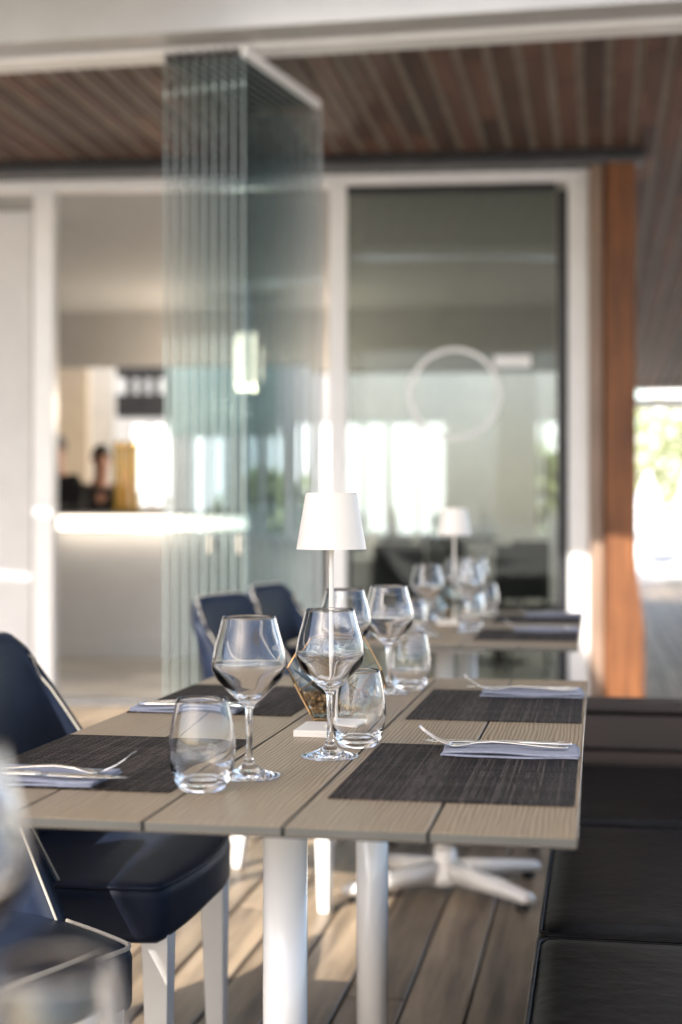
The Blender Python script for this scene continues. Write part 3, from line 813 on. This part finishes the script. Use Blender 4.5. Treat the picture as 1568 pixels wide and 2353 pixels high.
def setting(tx, ty, side, yoff, where, k):
    """side +1: right-hand setting, -1: left-hand one (turned round)"""
    rz = 0 if side > 0 else math.pi
    c = Vector((tx + side * (TW / 2 - .152), ty + yoff, .7502))
    m = link('placemat', MATM, M_mat, None, loc=c, rz=rz)
    tag(m, 'dark woven placemat ' + where, 'placemat', 'woven placemats')
    rot = Matrix.Rotation(rz, 4, 'Z')
    q = c + rot @ Vector((.049, .158, .0018))
    n_ = link('napkin', NAPS[k % 4], None, None, True, q, rz + random.uniform(-.03, .03)); tag(n_, 'folded blue-grey linen napkin on the placemat ' + where, 'napkin', 'folded napkins')
    q = c + rot @ Vector((.030, .150, .0080)); f = empty('fork', q, rz + random.uniform(-.02, .02) + .03)
    tag(f, 'steel fork with raised tines on the napkin ' + where, 'fork', 'forks')
    link('handle', FH, None, f, True); link('tines', FT, None, f, True)
    q = c + rot @ Vector((.030, .183, .0078)); kf = empty('knife', q, rz + random.uniform(-.015, .015) - .01)
    tag(kf, 'steel table knife on the napkin ' + where, 'knife', 'table knives')
    link('handle', KH, None, kf, True); link('blade', KB, None, kf, True)
Y1, Y2 = -.375, .3175
setting(*T1, 1, Y1, 'at the near right of the focused table', 0)
setting(*T1, 1, Y2, 'at the far right of the focused table', 1)
setting(*T1, -1, Y1, 'at the near left of the focused table', 2)
setting(*T1, -1, Y2, 'at the far left of the focused table', 3)
setting(*T2, 1, Y1, 'at the near right of the far table', 1)
setting(*T2, 1, Y2, 'at the far right of the far table', 2)
setting(*T2, -1, Y1, 'at the near left of the far table', 3)
setting(*T2, -1, Y2, 'at the far left of the far table', 0)

# ---- glasses
def smooth_prof(P, k=6):
    out = []
    for i in range(len(P) - 1):
        p0 = P[max(i - 1, 0)]; p1 = P[i]; p2 = P[i + 1]; p3 = P[min(i + 2, len(P) - 1)]
        for j in range(k):
            t = j / k
            out.append(tuple(.5 * ((2 * p1[c]) + (-p0[c] + p2[c]) * t + (2 * p0[c] - 5 * p1[c] + 4 * p2[c] - p3[c]) * t * t + (-p0[c] + 3 * p1[c] - 3 * p2[c] + p3[c]) * t ** 3) for c in (0, 1)))
    out.append(P[-1]); return [(max(0, r_), z) for r_, z in out]
outer = [(.0405, .0012), (.040, .0026), (.030, .0050), (.016, .0105), (.0075, .018), (.0048, .028), (.0040, .045), (.0041, .070), (.0052, .086), (.0085, .0935), (.016, .1000), (.030, .1130), (.0425, .1270), (.0480, .1400), (.0475, .1520), (.0440, .1700), (.0385, .1900), (.0345, .2065)]
inner = [(.0333, .2070), (.0372, .1900), (.0428, .1700), (.0463, .1520), (.0463, .1410), (.0395, .1298), (.0270, .1178), (.0145, .1080), (.006, .1045)]
prof = [(0, 0), (.036, 0), (.0395, .0003)] + smooth_prof(outer, 4) + [(.0340, .2074)] + smooth_prof(inner, 4) + [(0, .1038)]
bm = bmesh.new(); lathe(bm, prof, 72); WG = bm_mesh(bm); WG.materials.append(M_glass)
outer = [(.0265, .0015), (.0300, .0060), (.0362, .0180), (.0400, .0340), (.0412, .0480), (.0402, .0660), (.0368, .0880), (.0318, .1118)]
inner = [(.0303, .1122), (.0352, .0880), (.0386, .0660), (.0396, .0480), (.0382, .0350), (.0330, .0220), (.0230, .0140), (.0100, .0118)]
prof = [(0, .0022), (.021, .0020), (.0225, 0), (.0250, .0002)] + smooth_prof(outer, 5) + [(.0311, .1126)] + smooth_prof(inner, 5) + [(0, .0115)]
bm = bmesh.new(); lathe(bm, prof, 72); TG = bm_mesh(bm); TG.materials.append(M_glass)
def wine(x, y, where): tag(link('wine_glass', WG, None, None, True, (x, y, .7503)), 'empty stemmed wine glass ' + where, 'wine glass', 'wine glasses')
def tumb(x, y, where): tag(link('tumbler', TG, None, None, True, (x, y, .7503)), 'empty stemless water tumbler ' + where, 'tumbler', 'water tumblers')
G = [(-.4445, 1.792), (-.3704, 1.9625), (-.397, 2.713), (-.455, 2.56)]
TT = [(-.479, 1.692), (-.3468, 2.061), (-.364, 2.775), (-.484, 2.484)]
wine(*G[0], 'front left, behind the nearest tumbler'); wine(*G[1], 'directly in front of the lamp stem')
wine(*G[2], 'farthest on the focused table, beside the far right placemat'); wine(*G[3], 'behind the terrarium on the focused table')
tumb(*TT[0], 'nearest the camera on the focused table, half on the left placemat'); tumb(*TT[1], 'in front of the terrarium, right of the lamp base')
tumb(*TT[2], 'beside the far right placemat of the focused table'); tumb(*TT[3], 'behind the terrarium, seen through its glass')
dx, dy = T2[0] - T1[0], T2[1] - T1[1]
wh = ['nearest on the far table', 'just in front of the second lamp', 'farthest on the far table', 'behind the small terrarium of the far table']
for (x, y), wl in zip(G, wh): wine(x + dx + random.uniform(-.015, .015), y + dy + random.uniform(-.02, .02), wl)
wh = ['at the near left of the far table group', 'right of the second lamp base', 'at the far end of the far table', 'between the small terrarium and the left placemats']
for (x, y), wl in zip(TT, wh): tumb(x + dx + random.uniform(-.012, .012), y + dy + random.uniform(-.02, .02), wl)
wine(-.348, .715, 'blurred at the lower left corner, close to the camera'); tumb(-.264, .662, 'blurred at the bottom left corner, close to the camera')

# ---- table lamps
def lamp(x, y, label):
    t = tag(empty('table_lamp', (x, y, .7502)), label, 'table lamp', 'white table lamps')
    link('base', boxmesh('base', -.05, .05, -.05, .05, 0, .0108, .0012, 2), M_lamp, t)
    bm = bmesh.new(); lathe(bm, [(0, .0105), (.011, .0108), (.0065, .0155), (.0042, .024), (.0040, .05), (.0038, .30), (.0038, .345), (0, .345)], 28); link('stem', bm_mesh(bm), M_lamp, t, True)
    bm = bmesh.new(); lathe(bm, [(.0547, .287), (.0403, .372), (.0390, .3748), (.0, .3750), (0, .3735), (.0385, .3733), (.0395, .3715), (.0540, .2872), (.0547, .287)], 64); sh = link('shade', bm_mesh(bm), M_lamp, t, True)
    for p_ in sh.data.polygons:
        if abs(p_.normal.z) > .9: p_.use_smooth = False
    bm = bmesh.new(); lathe(bm, [(.0, .30), (.020, .30), (.022, .305), (.022, .345), (0, .345)], 28); link('diffuser', bm_mesh(bm), M_white, t, True)
    bm = bmesh.new(); lathe(bm, [(0, .3752), (.010, .3752), (.010, .3765), (0, .3765)], 20); link('switch_button', bm_mesh(bm), M_lamp, t)
lamp(-.4095, 2.182, 'small white cordless table lamp in focus at the middle of the picture')
p_ = at(1044, 4.62, 0)
lamp(p_.x, p_.y, 'small white cordless table lamp, blurred on the far table')

# ---- terrariums
def terrarium(x, y, rz, label, label2, label3, npeb):
    a = .0605
    rb, rm = .8507 * a, 1.3764 * a; hs = (0, .8507 * a, 1.3764 * a, 2.2270 * a)
    V = []
    for k in range(5): V.append(Vector((rb * math.cos(R(72 * k)), rb * math.sin(R(72 * k)), hs[0])))
    for k in range(5): V.append(Vector((rm * math.cos(R(72 * k)), rm * math.sin(R(72 * k)), hs[1])))
    for k in range(5): V.append(Vector((rm * math.cos(R(72 * k + 36)), rm * math.sin(R(72 * k + 36)), hs[2])))
    for k in range(5): V.append(Vector((rb * math.cos(R(72 * k + 36)), rb * math.sin(R(72 * k + 36)), hs[3])))
    Fc = [(0, 1, 2, 3, 4)] + [(k, (k + 1) % 5, 5 + (k + 1) % 5, 10 + k, 5 + k) for k in range(5)] + [(5 + (k + 1) % 5, 10 + k, 15 + k, 15 + (k + 1) % 5, 10 + (k + 1) % 5) for k in range(5)]
    t = tag(empty('terrarium', (x, y, .7525), rz), label, 'terrarium', 'geometric glass terrariums')
    for f in Fc:
        c = sum((V[i] for i in f), Vector()) / 5
        nn = (V[f[1]] - V[f[0]]).cross(V[f[2]] - V[f[0]]).normalized()
        if nn.dot(c - Vector((0, 0, hs[3] / 2))) < 0: nn = -nn
        bm = bmesh.new()
        o1 = [bm.verts.new(V[i].lerp(c, .02)) for i in f]; o2 = [bm.verts.new(V[i].lerp(c, .02) - nn * .0018) for i in f]
        bm.faces.new(o1); bm.faces.new(o2[::-1])
        for k in range(5): bm.faces.new((o1[k], o1[(k + 1) % 5], o2[(k + 1) % 5], o2[k]))
        link('glass_pane', bm_mesh(bm), M_glassterr, t)
    E = set()
    for f in Fc:
        for k in range(5): E.add(tuple(sorted((f[k], f[(k + 1) % 5]))))
    bm = bmesh.new()
    for i, j in E: tube(bm, [V[i], V[j]], .0012, 6)
    for v in V: bmesh.ops.create_icosphere(bm, subdivisions=1, radius=.0019, matrix=Matrix.Translation(v))
    link('brass_frame', bm_mesh(bm), M_brass, t)
    # gravel
    bm = bmesh.new(); rnd = random.Random(5 + npeb)
    for k in range(npeb):
        zz = rnd.uniform(.006, .034) if k % 3 else .034 + rnd.uniform(-.003, .004)
        rmax = rb + (rm - rb) * min(1, zz / hs[1]) - .012
        an = rnd.uniform(0, 6.283); rr_ = (rmax * math.sqrt(rnd.random()) if k % 2 else rmax * rnd.uniform(.8, 1)) * (.86 + .1 * abs(math.cos(2.5 * an)))
        s = rnd.uniform(.0032, .0052)
        M = Matrix.Translation((rr_ * math.cos(an), rr_ * math.sin(an), zz)) @ Matrix.Rotation(rnd.uniform(0, 6), 4, Vector((rnd.random(), rnd.random(), rnd.random() + .1)).normalized()) @ Matrix.Diagonal((s * rnd.uniform(.9, 1.3), s * rnd.uniform(.7, 1.1), s * rnd.uniform(.6, .85), 1))
        bmesh.ops.create_icosphere(bm, subdivisions=1, radius=1, matrix=M)
    g_ = link('gravel', bm_mesh(bm), M_peb, None, True, (x, y, .7545), rz); g_['kind'] = 'stuff'; g_['label'] = label2; g_['category'] = 'gravel'
    # succulent
    pl = tag(empty('succulent', (x - .012, y - .005, .788), rz), label3, 'plant', 'small succulents')
    rnd = random.Random(11)
    for k in range(15):
        an = k * 2.4; tl = .30 + .045 * k; Ln = .064 + .010 * math.sin(k); 
        bm = bmesh.new(); pr = None
        for s in range(7):
            u = s / 6; wd = .0125 * math.sin(math.pi * min(1, .18 + .82 * u)) ** .8 * (1 - u * .35) + .0004; 
            th_ = .0035 * (1 - u) + .0004
            out = .004 + Ln * (u * math.sin(1.35 - tl) + .18 * u * u); up = Ln * u * math.cos(1.35 - tl) * 1.05
            rg = [bm.verts.new((out + dx_, dy_ * wd, up + dz_ * th_)) for dx_, dy_, dz_ in ((0, 1, .6), (0, 0, -.6), (0, -1, .6), (0, 0, .3))]
            if pr:
                for i in range(4): bm.faces.new((pr[i], pr[(i + 1) % 4], rg[(i + 1) % 4], rg[i]))
            else: bm.faces.new(rg)
            pr = rg
        bm.faces.new(pr)
        link('leaf', bm_mesh(bm), M_succ, pl, True, rz=an)
terrarium(-.433, 2.357, R(18), 'brass-edged geometric glass terrarium behind the lamp in focus', 'small brown and ochre pebbles filling the terrarium in focus', 'dark green succulent growing in the terrarium in focus', 420)
terrarium(-.433 + dx + .02, 2.357 + dy, R(-12), 'brass-edged geometric glass terrarium blurred on the far table', 'brown pebbles in the blurred far terrarium', 'small dark succulent in the far terrarium', 300)

# ================================================================== CHAIRS
def chair_proto():
    t = empty('dining_chair', (0, 0, 0))
    def sf(p):      # plan: front corners rounder, back a little narrower
        u = p.x / .235
        w_ = 1 - .10 * max(0, -u) - .05 * max(0, u) ** 3
        x_ = p.x - .028 * (p.y / .24) ** 2 * (1 if u > 0 else 0) * u
        zz = p.z
        if p.z < 0: zz = p.z * (1 - .35 * (1 - abs(p.y / .24)) * max(0, u) ** 2)
        return Vector((x_, p.y * w_, zz))
    bm = rbox(.47, .48, .10, .022, 18, .008, sf); bmesh.ops.translate(bm, verts=bm.verts, vec=(0, 0, .42))
    link('seat', bm_mesh(bm), M_leather, t, True)
    pts = []; hx_, hy_, cr = .2295, .2345, .020
    for q, (sx, sy) in enumerate(((1, 1), (-1, 1), (-1, -1), (1, -1))):
        c0 = Vector((sx * (hx_ - cr), sy * (hy_ - cr)))
        for k in range(7):
            a = math.pi / 2 * (q + k / 6)
            pts.append(Vector((c0.x + cr * math.cos(a), c0.y + cr * math.sin(a), .4665)))
        nx_, ny_ = ((-1, 1), (-1, -1), (1, -1), (1, 1))[q]
        e = Vector((nx_ * (hx_ - cr), ny_ * (hy_ - cr))); a = math.pi / 2 * (q + 1)
        e = e + Vector((cr * math.cos(a), cr * math.sin(a)))
        st_ = pts[-1].copy()
        for k in range(1, 10): pts.append(Vector((st_.x + (e.x - st_.x) * k / 10, st_.y + (e.y - st_.y) * k / 10, .4665)))
    pts = [sf(p) for p in pts]
    bm = bmesh.new(); tube(bm, pts, .0036, 8, True); link('seam', bm_mesh(bm), M_leather, t, True)
    # curved back: parameter u across, v up
    def B0(u, v):
        u_ = max(-1, min(1, u)); t = u_ * math.pi / 2
        hw = .226 - .035 * v - .03 * max(0, v - .8) ** 2 / .04
        W = .20 * max(0, 1 - v) ** .85 + .012
        y = hw * math.copysign(abs(math.sin(t)) ** .7, u_)
        x = -.18 - .055 * v + W * (1 - abs(math.cos(t)) ** .7)
        return Vector((x, y, .455 + .405 * v - .03 * abs(u_) ** 4 * v))
    def B(u, v, off):
        du, dv = .02, .02
        u = max(-1, min(1, u))
        a_ = B0(min(u + du, 1), v) - B0(max(u - du, -1), v); b_ = B0(u, min(v + dv, .98)) - B0(u, min(v, .98) - dv)
        nn = a_.cross(b_)
        if nn.length < 1e-9: nn = Vector((1, 0, .2))
        nn.normalize()
        c_ = Vector((1, -B0(u, v).y * 3, .2))
        if nn.dot(c_) < 0: nn = -nn
        return B0(u, v) + nn * off
    nu, nv = 30, 18
    bm = bmesh.new(); Gd = []
    for side, off in ((0, .022), (1, -.022)):
        g = []
        for j in range(nv + 1):
            row = []
            for i in range(nu + 1):
                u = -1 + 2 * i / nu; v = j / nv
                e = max(abs(u) ** 8, v ** 10)        # thin out towards the border
                row.append(bm.verts.new(B(u, v, off * (1 - .55 * e))))
            g.append(row)
        Gd.append(g)
    for g in Gd:
        for j in range(nv):
            for i in range(nu): bm.faces.new((g[j][i], g[j][i + 1], g[j + 1][i + 1], g[j + 1][i]))
    bd = [(0, i) for i in range(nu + 1)] + [(j, nu) for j in range(1, nv + 1)] + [(nv, i) for i in range(nu - 1, -1, -1)] + [(j, 0) for j in range(nv - 1, 0, -1)]
    for k in range(len(bd)):
        (a, b), (c, d) = bd[k], bd[(k + 1) % len(bd)]
        bm.faces.new((Gd[0][a][b], Gd[0][c][d], Gd[1][c][d], Gd[1][a][b]))
    link('backrest', bm_mesh(bm), M_leather, t, True)
    pts = [B(-1.01, v / 14, .008) for v in range(0, 15)] + [B(-1 + 2 * i / 20, 1.008, .004) for i in range(1, 20)] + [B(1.01, v / 14, .008) for v in range(14, -1, -1)]
    bm = bmesh.new(); tube(bm, pts, .0024, 8); link('back_piping', bm_mesh(bm), M_pipe, t, True)
    for sx, sy in ((1, 1), (1, -1), (-1, 1), (-1, -1)):
        bm = bmesh.new(); x0, y0 = sx * .195 - .008, sy * .18; x1, y1 = (x0 + (.005 if sx > 0 else -.06)), sy * .185
        a = [bm.verts.new((x0 + c * .024, y0 + s * .024, .395)) for c, s in ((-1, -1), (1, -1), (1, 1), (-1, 1))]
        b = [bm.verts.new((x1 + c * .015, y1 + s * .015, .0)) for c, s in ((-1, -1), (1, -1), (1, 1), (-1, 1))]
        bm.faces.new(a); bm.faces.new(b[::-1])
        for k in range(4): bm.faces.new((a[k], a[(k + 1) % 4], b[(k + 1) % 4], b[k]))
        bevel(bm, .002, 2)
        link('leg', bm_mesh(bm), M_leg, t)
    return t
ch = chair_proto()
tag(ch, 'navy leather chair with white legs, second along the left of the focused table', 'chair', 'navy dining chairs')
ch.location = (-.925, 2.515, 0); ch.rotation_euler.z = R(0)
cb = dup(ch, (-.955, 1.90, 0), R(-34), 'navy leather chair at the bottom left, cream piping round its seat')
for o in list(S.objects):
    if o.parent == cb and o.name.startswith('seam'):
        o.data = o.data.copy(); o.data.materials[0] = M_pipe; o.name = 'piping'
dup(ch, (-.895, 4.10, 0), R(-12), 'navy leather chair nearest the glass stack, left of the far table')
dup(ch, (-.915, 4.82, 0), R(-8), 'navy leather chair farthest back, behind the other far chair')

# added table and chairs, out of view, casting streaks of shade on the deck
table(-2.62, 2.15, 'wood-look dining table added left of the picture to cast shade')
for y_, rz_, lb in ((1.75, 176, 'navy chair added out of view for its shade, behind the near left chair'), (2.45, 184, 'navy chair added out of view for its shade, behind the second left chair'), (3.35, 150, 'navy chair added out of view for its shade, loose in the aisle')):
    dup(ch, (-1.93 + .1 * (y_ > 3), y_, 0), R(rz_), lb)
# ================================================================== BENCH
bench = tag(empty('banquette', (0, 0, 0)), 'long dark leather banquette along the right of the tables', 'bench')
cush = rbox(.56, .815, .13, .035, 18, .010)
for v in cush.verts:      # slight wrinkles and sag
    if v.co.z > .03: v.co.z += .0018 * math.sin(v.co.y * 31 + v.co.x * 9) * math.exp(-((abs(v.co.y) - .37) / .12) ** 2)
CM = bm_mesh(cush)
for y in (.17, .99, 1.81, 2.63, 3.425):
    o = link('cushion', CM, M_bench, bench, True, (.182, y, .382))
    if y > 3: o.scale.y = .93
link('seat_base', boxmesh('sbase', -.07, .44, -.24, 3.80, .10, .314, .004), M_bench, bench)
link('plinth', boxmesh('pl', .0, .44, -.20, 3.78, 0, .098), M_black, bench)
sm_pts = []
for q, (sx, sy) in enumerate(((1, 1), (-1, 1), (-1, -1), (1, -1))):
    for k in range(5):
        a = math.pi / 2 * (q + k / 4); sm_pts.append((sx * .248 + .024 * math.cos(a), sy * .3755 + .024 * math.sin(a), .057))
bm = bmesh.new(); tube(bm, sm_pts, .0034, 6, True); SEAM = bm_mesh(bm); SEAM.materials.append(M_bench)
for o in [x for x in S.objects if x.parent == bench and x.name.startswith('cushion')]: link('welt', SEAM, None, o, True)
# timber end screen
scr = tag(empty('timber_screen', (0, 3.87, 0)), 'low screen of dark stained boards at the far end of the banquette', 'screen')
z = .02
for k, hh in enumerate((.115, .115, .115, .115, .098)):
    bm = bmesh.new(); box(bm, -.10, 1.5, -.02 - .003 * (k % 2), .02, z, z + hh - .010); bevel(bm, .0015, 1)
    link('board', bm_mesh(bm), M_darkwood, scr); z += hh
link('backing', boxmesh('bk', -.09, 1.49, .0205, .030, .02, z - .002), M_black, scr)  # black sheet added so no light shows between the boards
link('cap_board', boxmesh('cap', -.11, 1.51, -.045, .05, z, z + .03, .005), M_darkwood, scr)
for xx in (-.04, .7, 1.4): link('upright', boxmesh('u', xx - .03, xx + .03, .031, .065, 0, z - .001), M_darkwood, scr)

# ================================================================== OUTSIDE AT THE END OF THE WALKWAY, AND BEHIND THE BAR
def beamlab(x0, x1, y, z0, z1, lab): return tag(link('walkway_beam', boxmesh('wb', x0, x1, y, y + .2, z0, z1, .01), M_white), lab, 'beam')
beamlab(-1, 6, 22.6, 2.86, 3.02, 'white cross beam at the far end of the covered walkway')
for k, xx in enumerate((.35, 1.45, 2.6)):
    tag(link('walkway_post', boxmesh('wp', xx - .05, xx + .05, 22.9, 23.0, -.05, 3.0), M_white), 'slim white post closing the walkway, %s' % ('just right of the orange post', 'near the right picture edge', 'beyond the right picture edge')[k], 'post', 'walkway posts')
def leafy(name, c, sx, sy, sz, n, lab, cat, grp=None, leaf=.16, m=M_leaf):
    rnd = random.Random(hash(lab) % 1000 if False else sum(map(ord, lab)))
    t = tag(empty(name, c), lab, cat, grp)
    bm = bmesh.new()
    for k in range(n):
        while True:
            p = Vector((rnd.uniform(-1, 1), rnd.uniform(-1, 1), rnd.uniform(-1, 1)))
            if .35 < p.length < 1 + .15 * math.sin(p.x * 9 + p.y * 5): break
        p = Vector((p.x * sx, p.y * sy, sz * (1 + p.z) * (.5) + .25))
        M = Matrix.Translation(p) @ Matrix.Rotation(rnd.uniform(0, 6.3), 4, Vector((rnd.uniform(-1, 1), rnd.uniform(-1, 1), rnd.uniform(-1, 1))).normalized())
        s = leaf * rnd.uniform(.6, 1.3)
        vs = [bm.verts.new(M @ Vector(q)) for q in ((-s, 0, 0), (0, -s * .4, 0), (s, 0, .1 * s), (0, s * .4, 0))]; bm.faces.new(vs)
    link('crown' if cat == 'tree' else 'foliage', bm_mesh(bm), m, t)
    bm = bmesh.new(); tube(bm, [(0, 0, -.16), (.05, 0, sz * .3), (-.03, .04, sz * .6)], .05, 7, radii=[.09 * sz / 3, .06 * sz / 3, .03]); link('trunk' if cat == 'tree' else 'stem', bm_mesh(bm), M_darkwood, t)
for px, z, s, hgt, lab in ((1490, 38, 2.2, 4.2, 'green bushy tree past the walkway, beside the orange post'), (1560, 44, 2.6, 4.6, 'green bushy tree past the walkway at the right picture edge'), (1620, 34, 2.4, 4.0, 'green bushy tree just beyond the right picture edge'),
                          (1262, 22, .9, 2.0, 'green tree seen through the rightmost pair of far windows'), (1085, 22, .5, 1.2, 'green tree seen through the bay behind the second lamp'), (620, 22, .8, 1.6, 'green tree seen through the windows right of the glass stack')):
    leafy('tree', at(px, z, 0), s, s, hgt, 700, lab, 'tree', 'trees in the bright garden', .22)
# white closed parasols and white daybeds in the sun
def parasol(px, z, lab, hgt=2.6):
    t = tag(empty('closed_parasol', at(px, z, -.15)), lab, 'parasol', 'closed white parasols')
    bm = bmesh.new(); lathe(bm, [(0, hgt + .2), (.05, hgt + .1), (.22, hgt * .85), (.42, hgt * .5), (.30, hgt * .40), (0, hgt * .4)], 10); link('canopy', bm_mesh(bm), M_white, t)
    bm = bmesh.new(); tube(bm, [(0, 0, 0), (0, 0, hgt * .42)], .03, 8); link('pole', bm_mesh(bm), M_white, t)
    link('base', boxmesh('b', -.3, .3, -.3, .3, 0, .08, .01), M_white, t)
parasol(1490, 29, 'closed white parasol in the sun right of the orange post', 2.1)
parasol(1590, 33, 'closed white parasol past the right picture edge')
def daybed(px, z, lab, rz=0):
    t = tag(empty('daybed', at(px, z, -.15), rz), lab, 'daybed', 'white daybeds')
    link('frame', boxmesh('f', -1, 1, -.7, .7, .12, .38, .02), M_white, t)
    bm = rbox(1.9, 1.3, .22, .06, 8, .02); bmesh.ops.translate(bm, verts=bm.verts, vec=(0, 0, .49)); link('mattress', bm_mesh(bm), M_white, t, True)
    bm = rbox(1.9, .25, .55, .06, 8); bmesh.ops.translate(bm, verts=bm.verts, vec=(0, .58, .80)); link('backrest', bm_mesh(bm), M_white, t, True)
    for a in (-.9, .9):
        for b in (-.6, .6): link('leg', boxmesh('l', a - .04, a + .04, b - .04, b + .04, 0, .12), M_white, t)
daybed(1535, 30, 'white cushioned daybed in the sun beyond the walkway', .3)

# dark hedge added out of view on the left to darken the glass reflections
added_hedge = tag(empty('hedge', (-11.5, 9, -.16)), 'tall dark hedge added out of view on the left to darken reflections', 'hedge')
bm = bmesh.new(); rnd = random.Random(3)
for k in range(9000):
    fx = rnd.choice((0, 1, 1)); x = rnd.uniform(-.9, .9) if not fx else rnd.choice((-.9, .9)) + rnd.uniform(-.12, .12)
    p = Vector((x, rnd.uniform(-9.5, 9.5), rnd.uniform(.1, 5.2) if fx else 5.2 + rnd.uniform(-.1, .2)))
    M = Matrix.Translation(p) @ Matrix.Rotation(rnd.uniform(0, 6.3), 4, Vector((rnd.uniform(-1, 1), rnd.uniform(-1, 1), rnd.uniform(-1, 1))).normalized())
    s_ = rnd.uniform(.08, .2)
    bm.faces.new([bm.verts.new(M @ Vector(q)) for q in ((-s_, 0, 0), (0, -s_ * .5, 0), (s_, 0, .1 * s_), (0, s_ * .5, 0))])
box(bm, -.78, .78, -9.4, 9.4, .0, 5.1)
link('foliage', bm_mesh(bm), M_leafdark, added_hedge)

added_building = tag(empty('building', (9, 58, -.16)), 'long pale building added far beyond the walkway to whiten the sky band', 'building')  # added to put white in place of the blue sky band
link('wall', boxmesh('w', -16, 16, 0, 8, 0, 8.5), M_white, added_building)
link('roof', boxmesh('r', -16.3, 16.3, -.3, 8.3, 8.502, 8.8), M_white, added_building)
for fl_ in (1.0, 4.6):
    for k in range(10):
        wn_ = link('window', boxmesh('wi', -14.6 + k * 3.1, -13.2 + k * 3.1, -.03, -.002, fl_, fl_ + 2.0), M_white, added_building)
        link('pane', boxmesh('pa', -14.5 + k * 3.1, -13.3 + k * 3.1, -.045, -.032, fl_ + .1, fl_ + 1.9), M_screen, wn_)
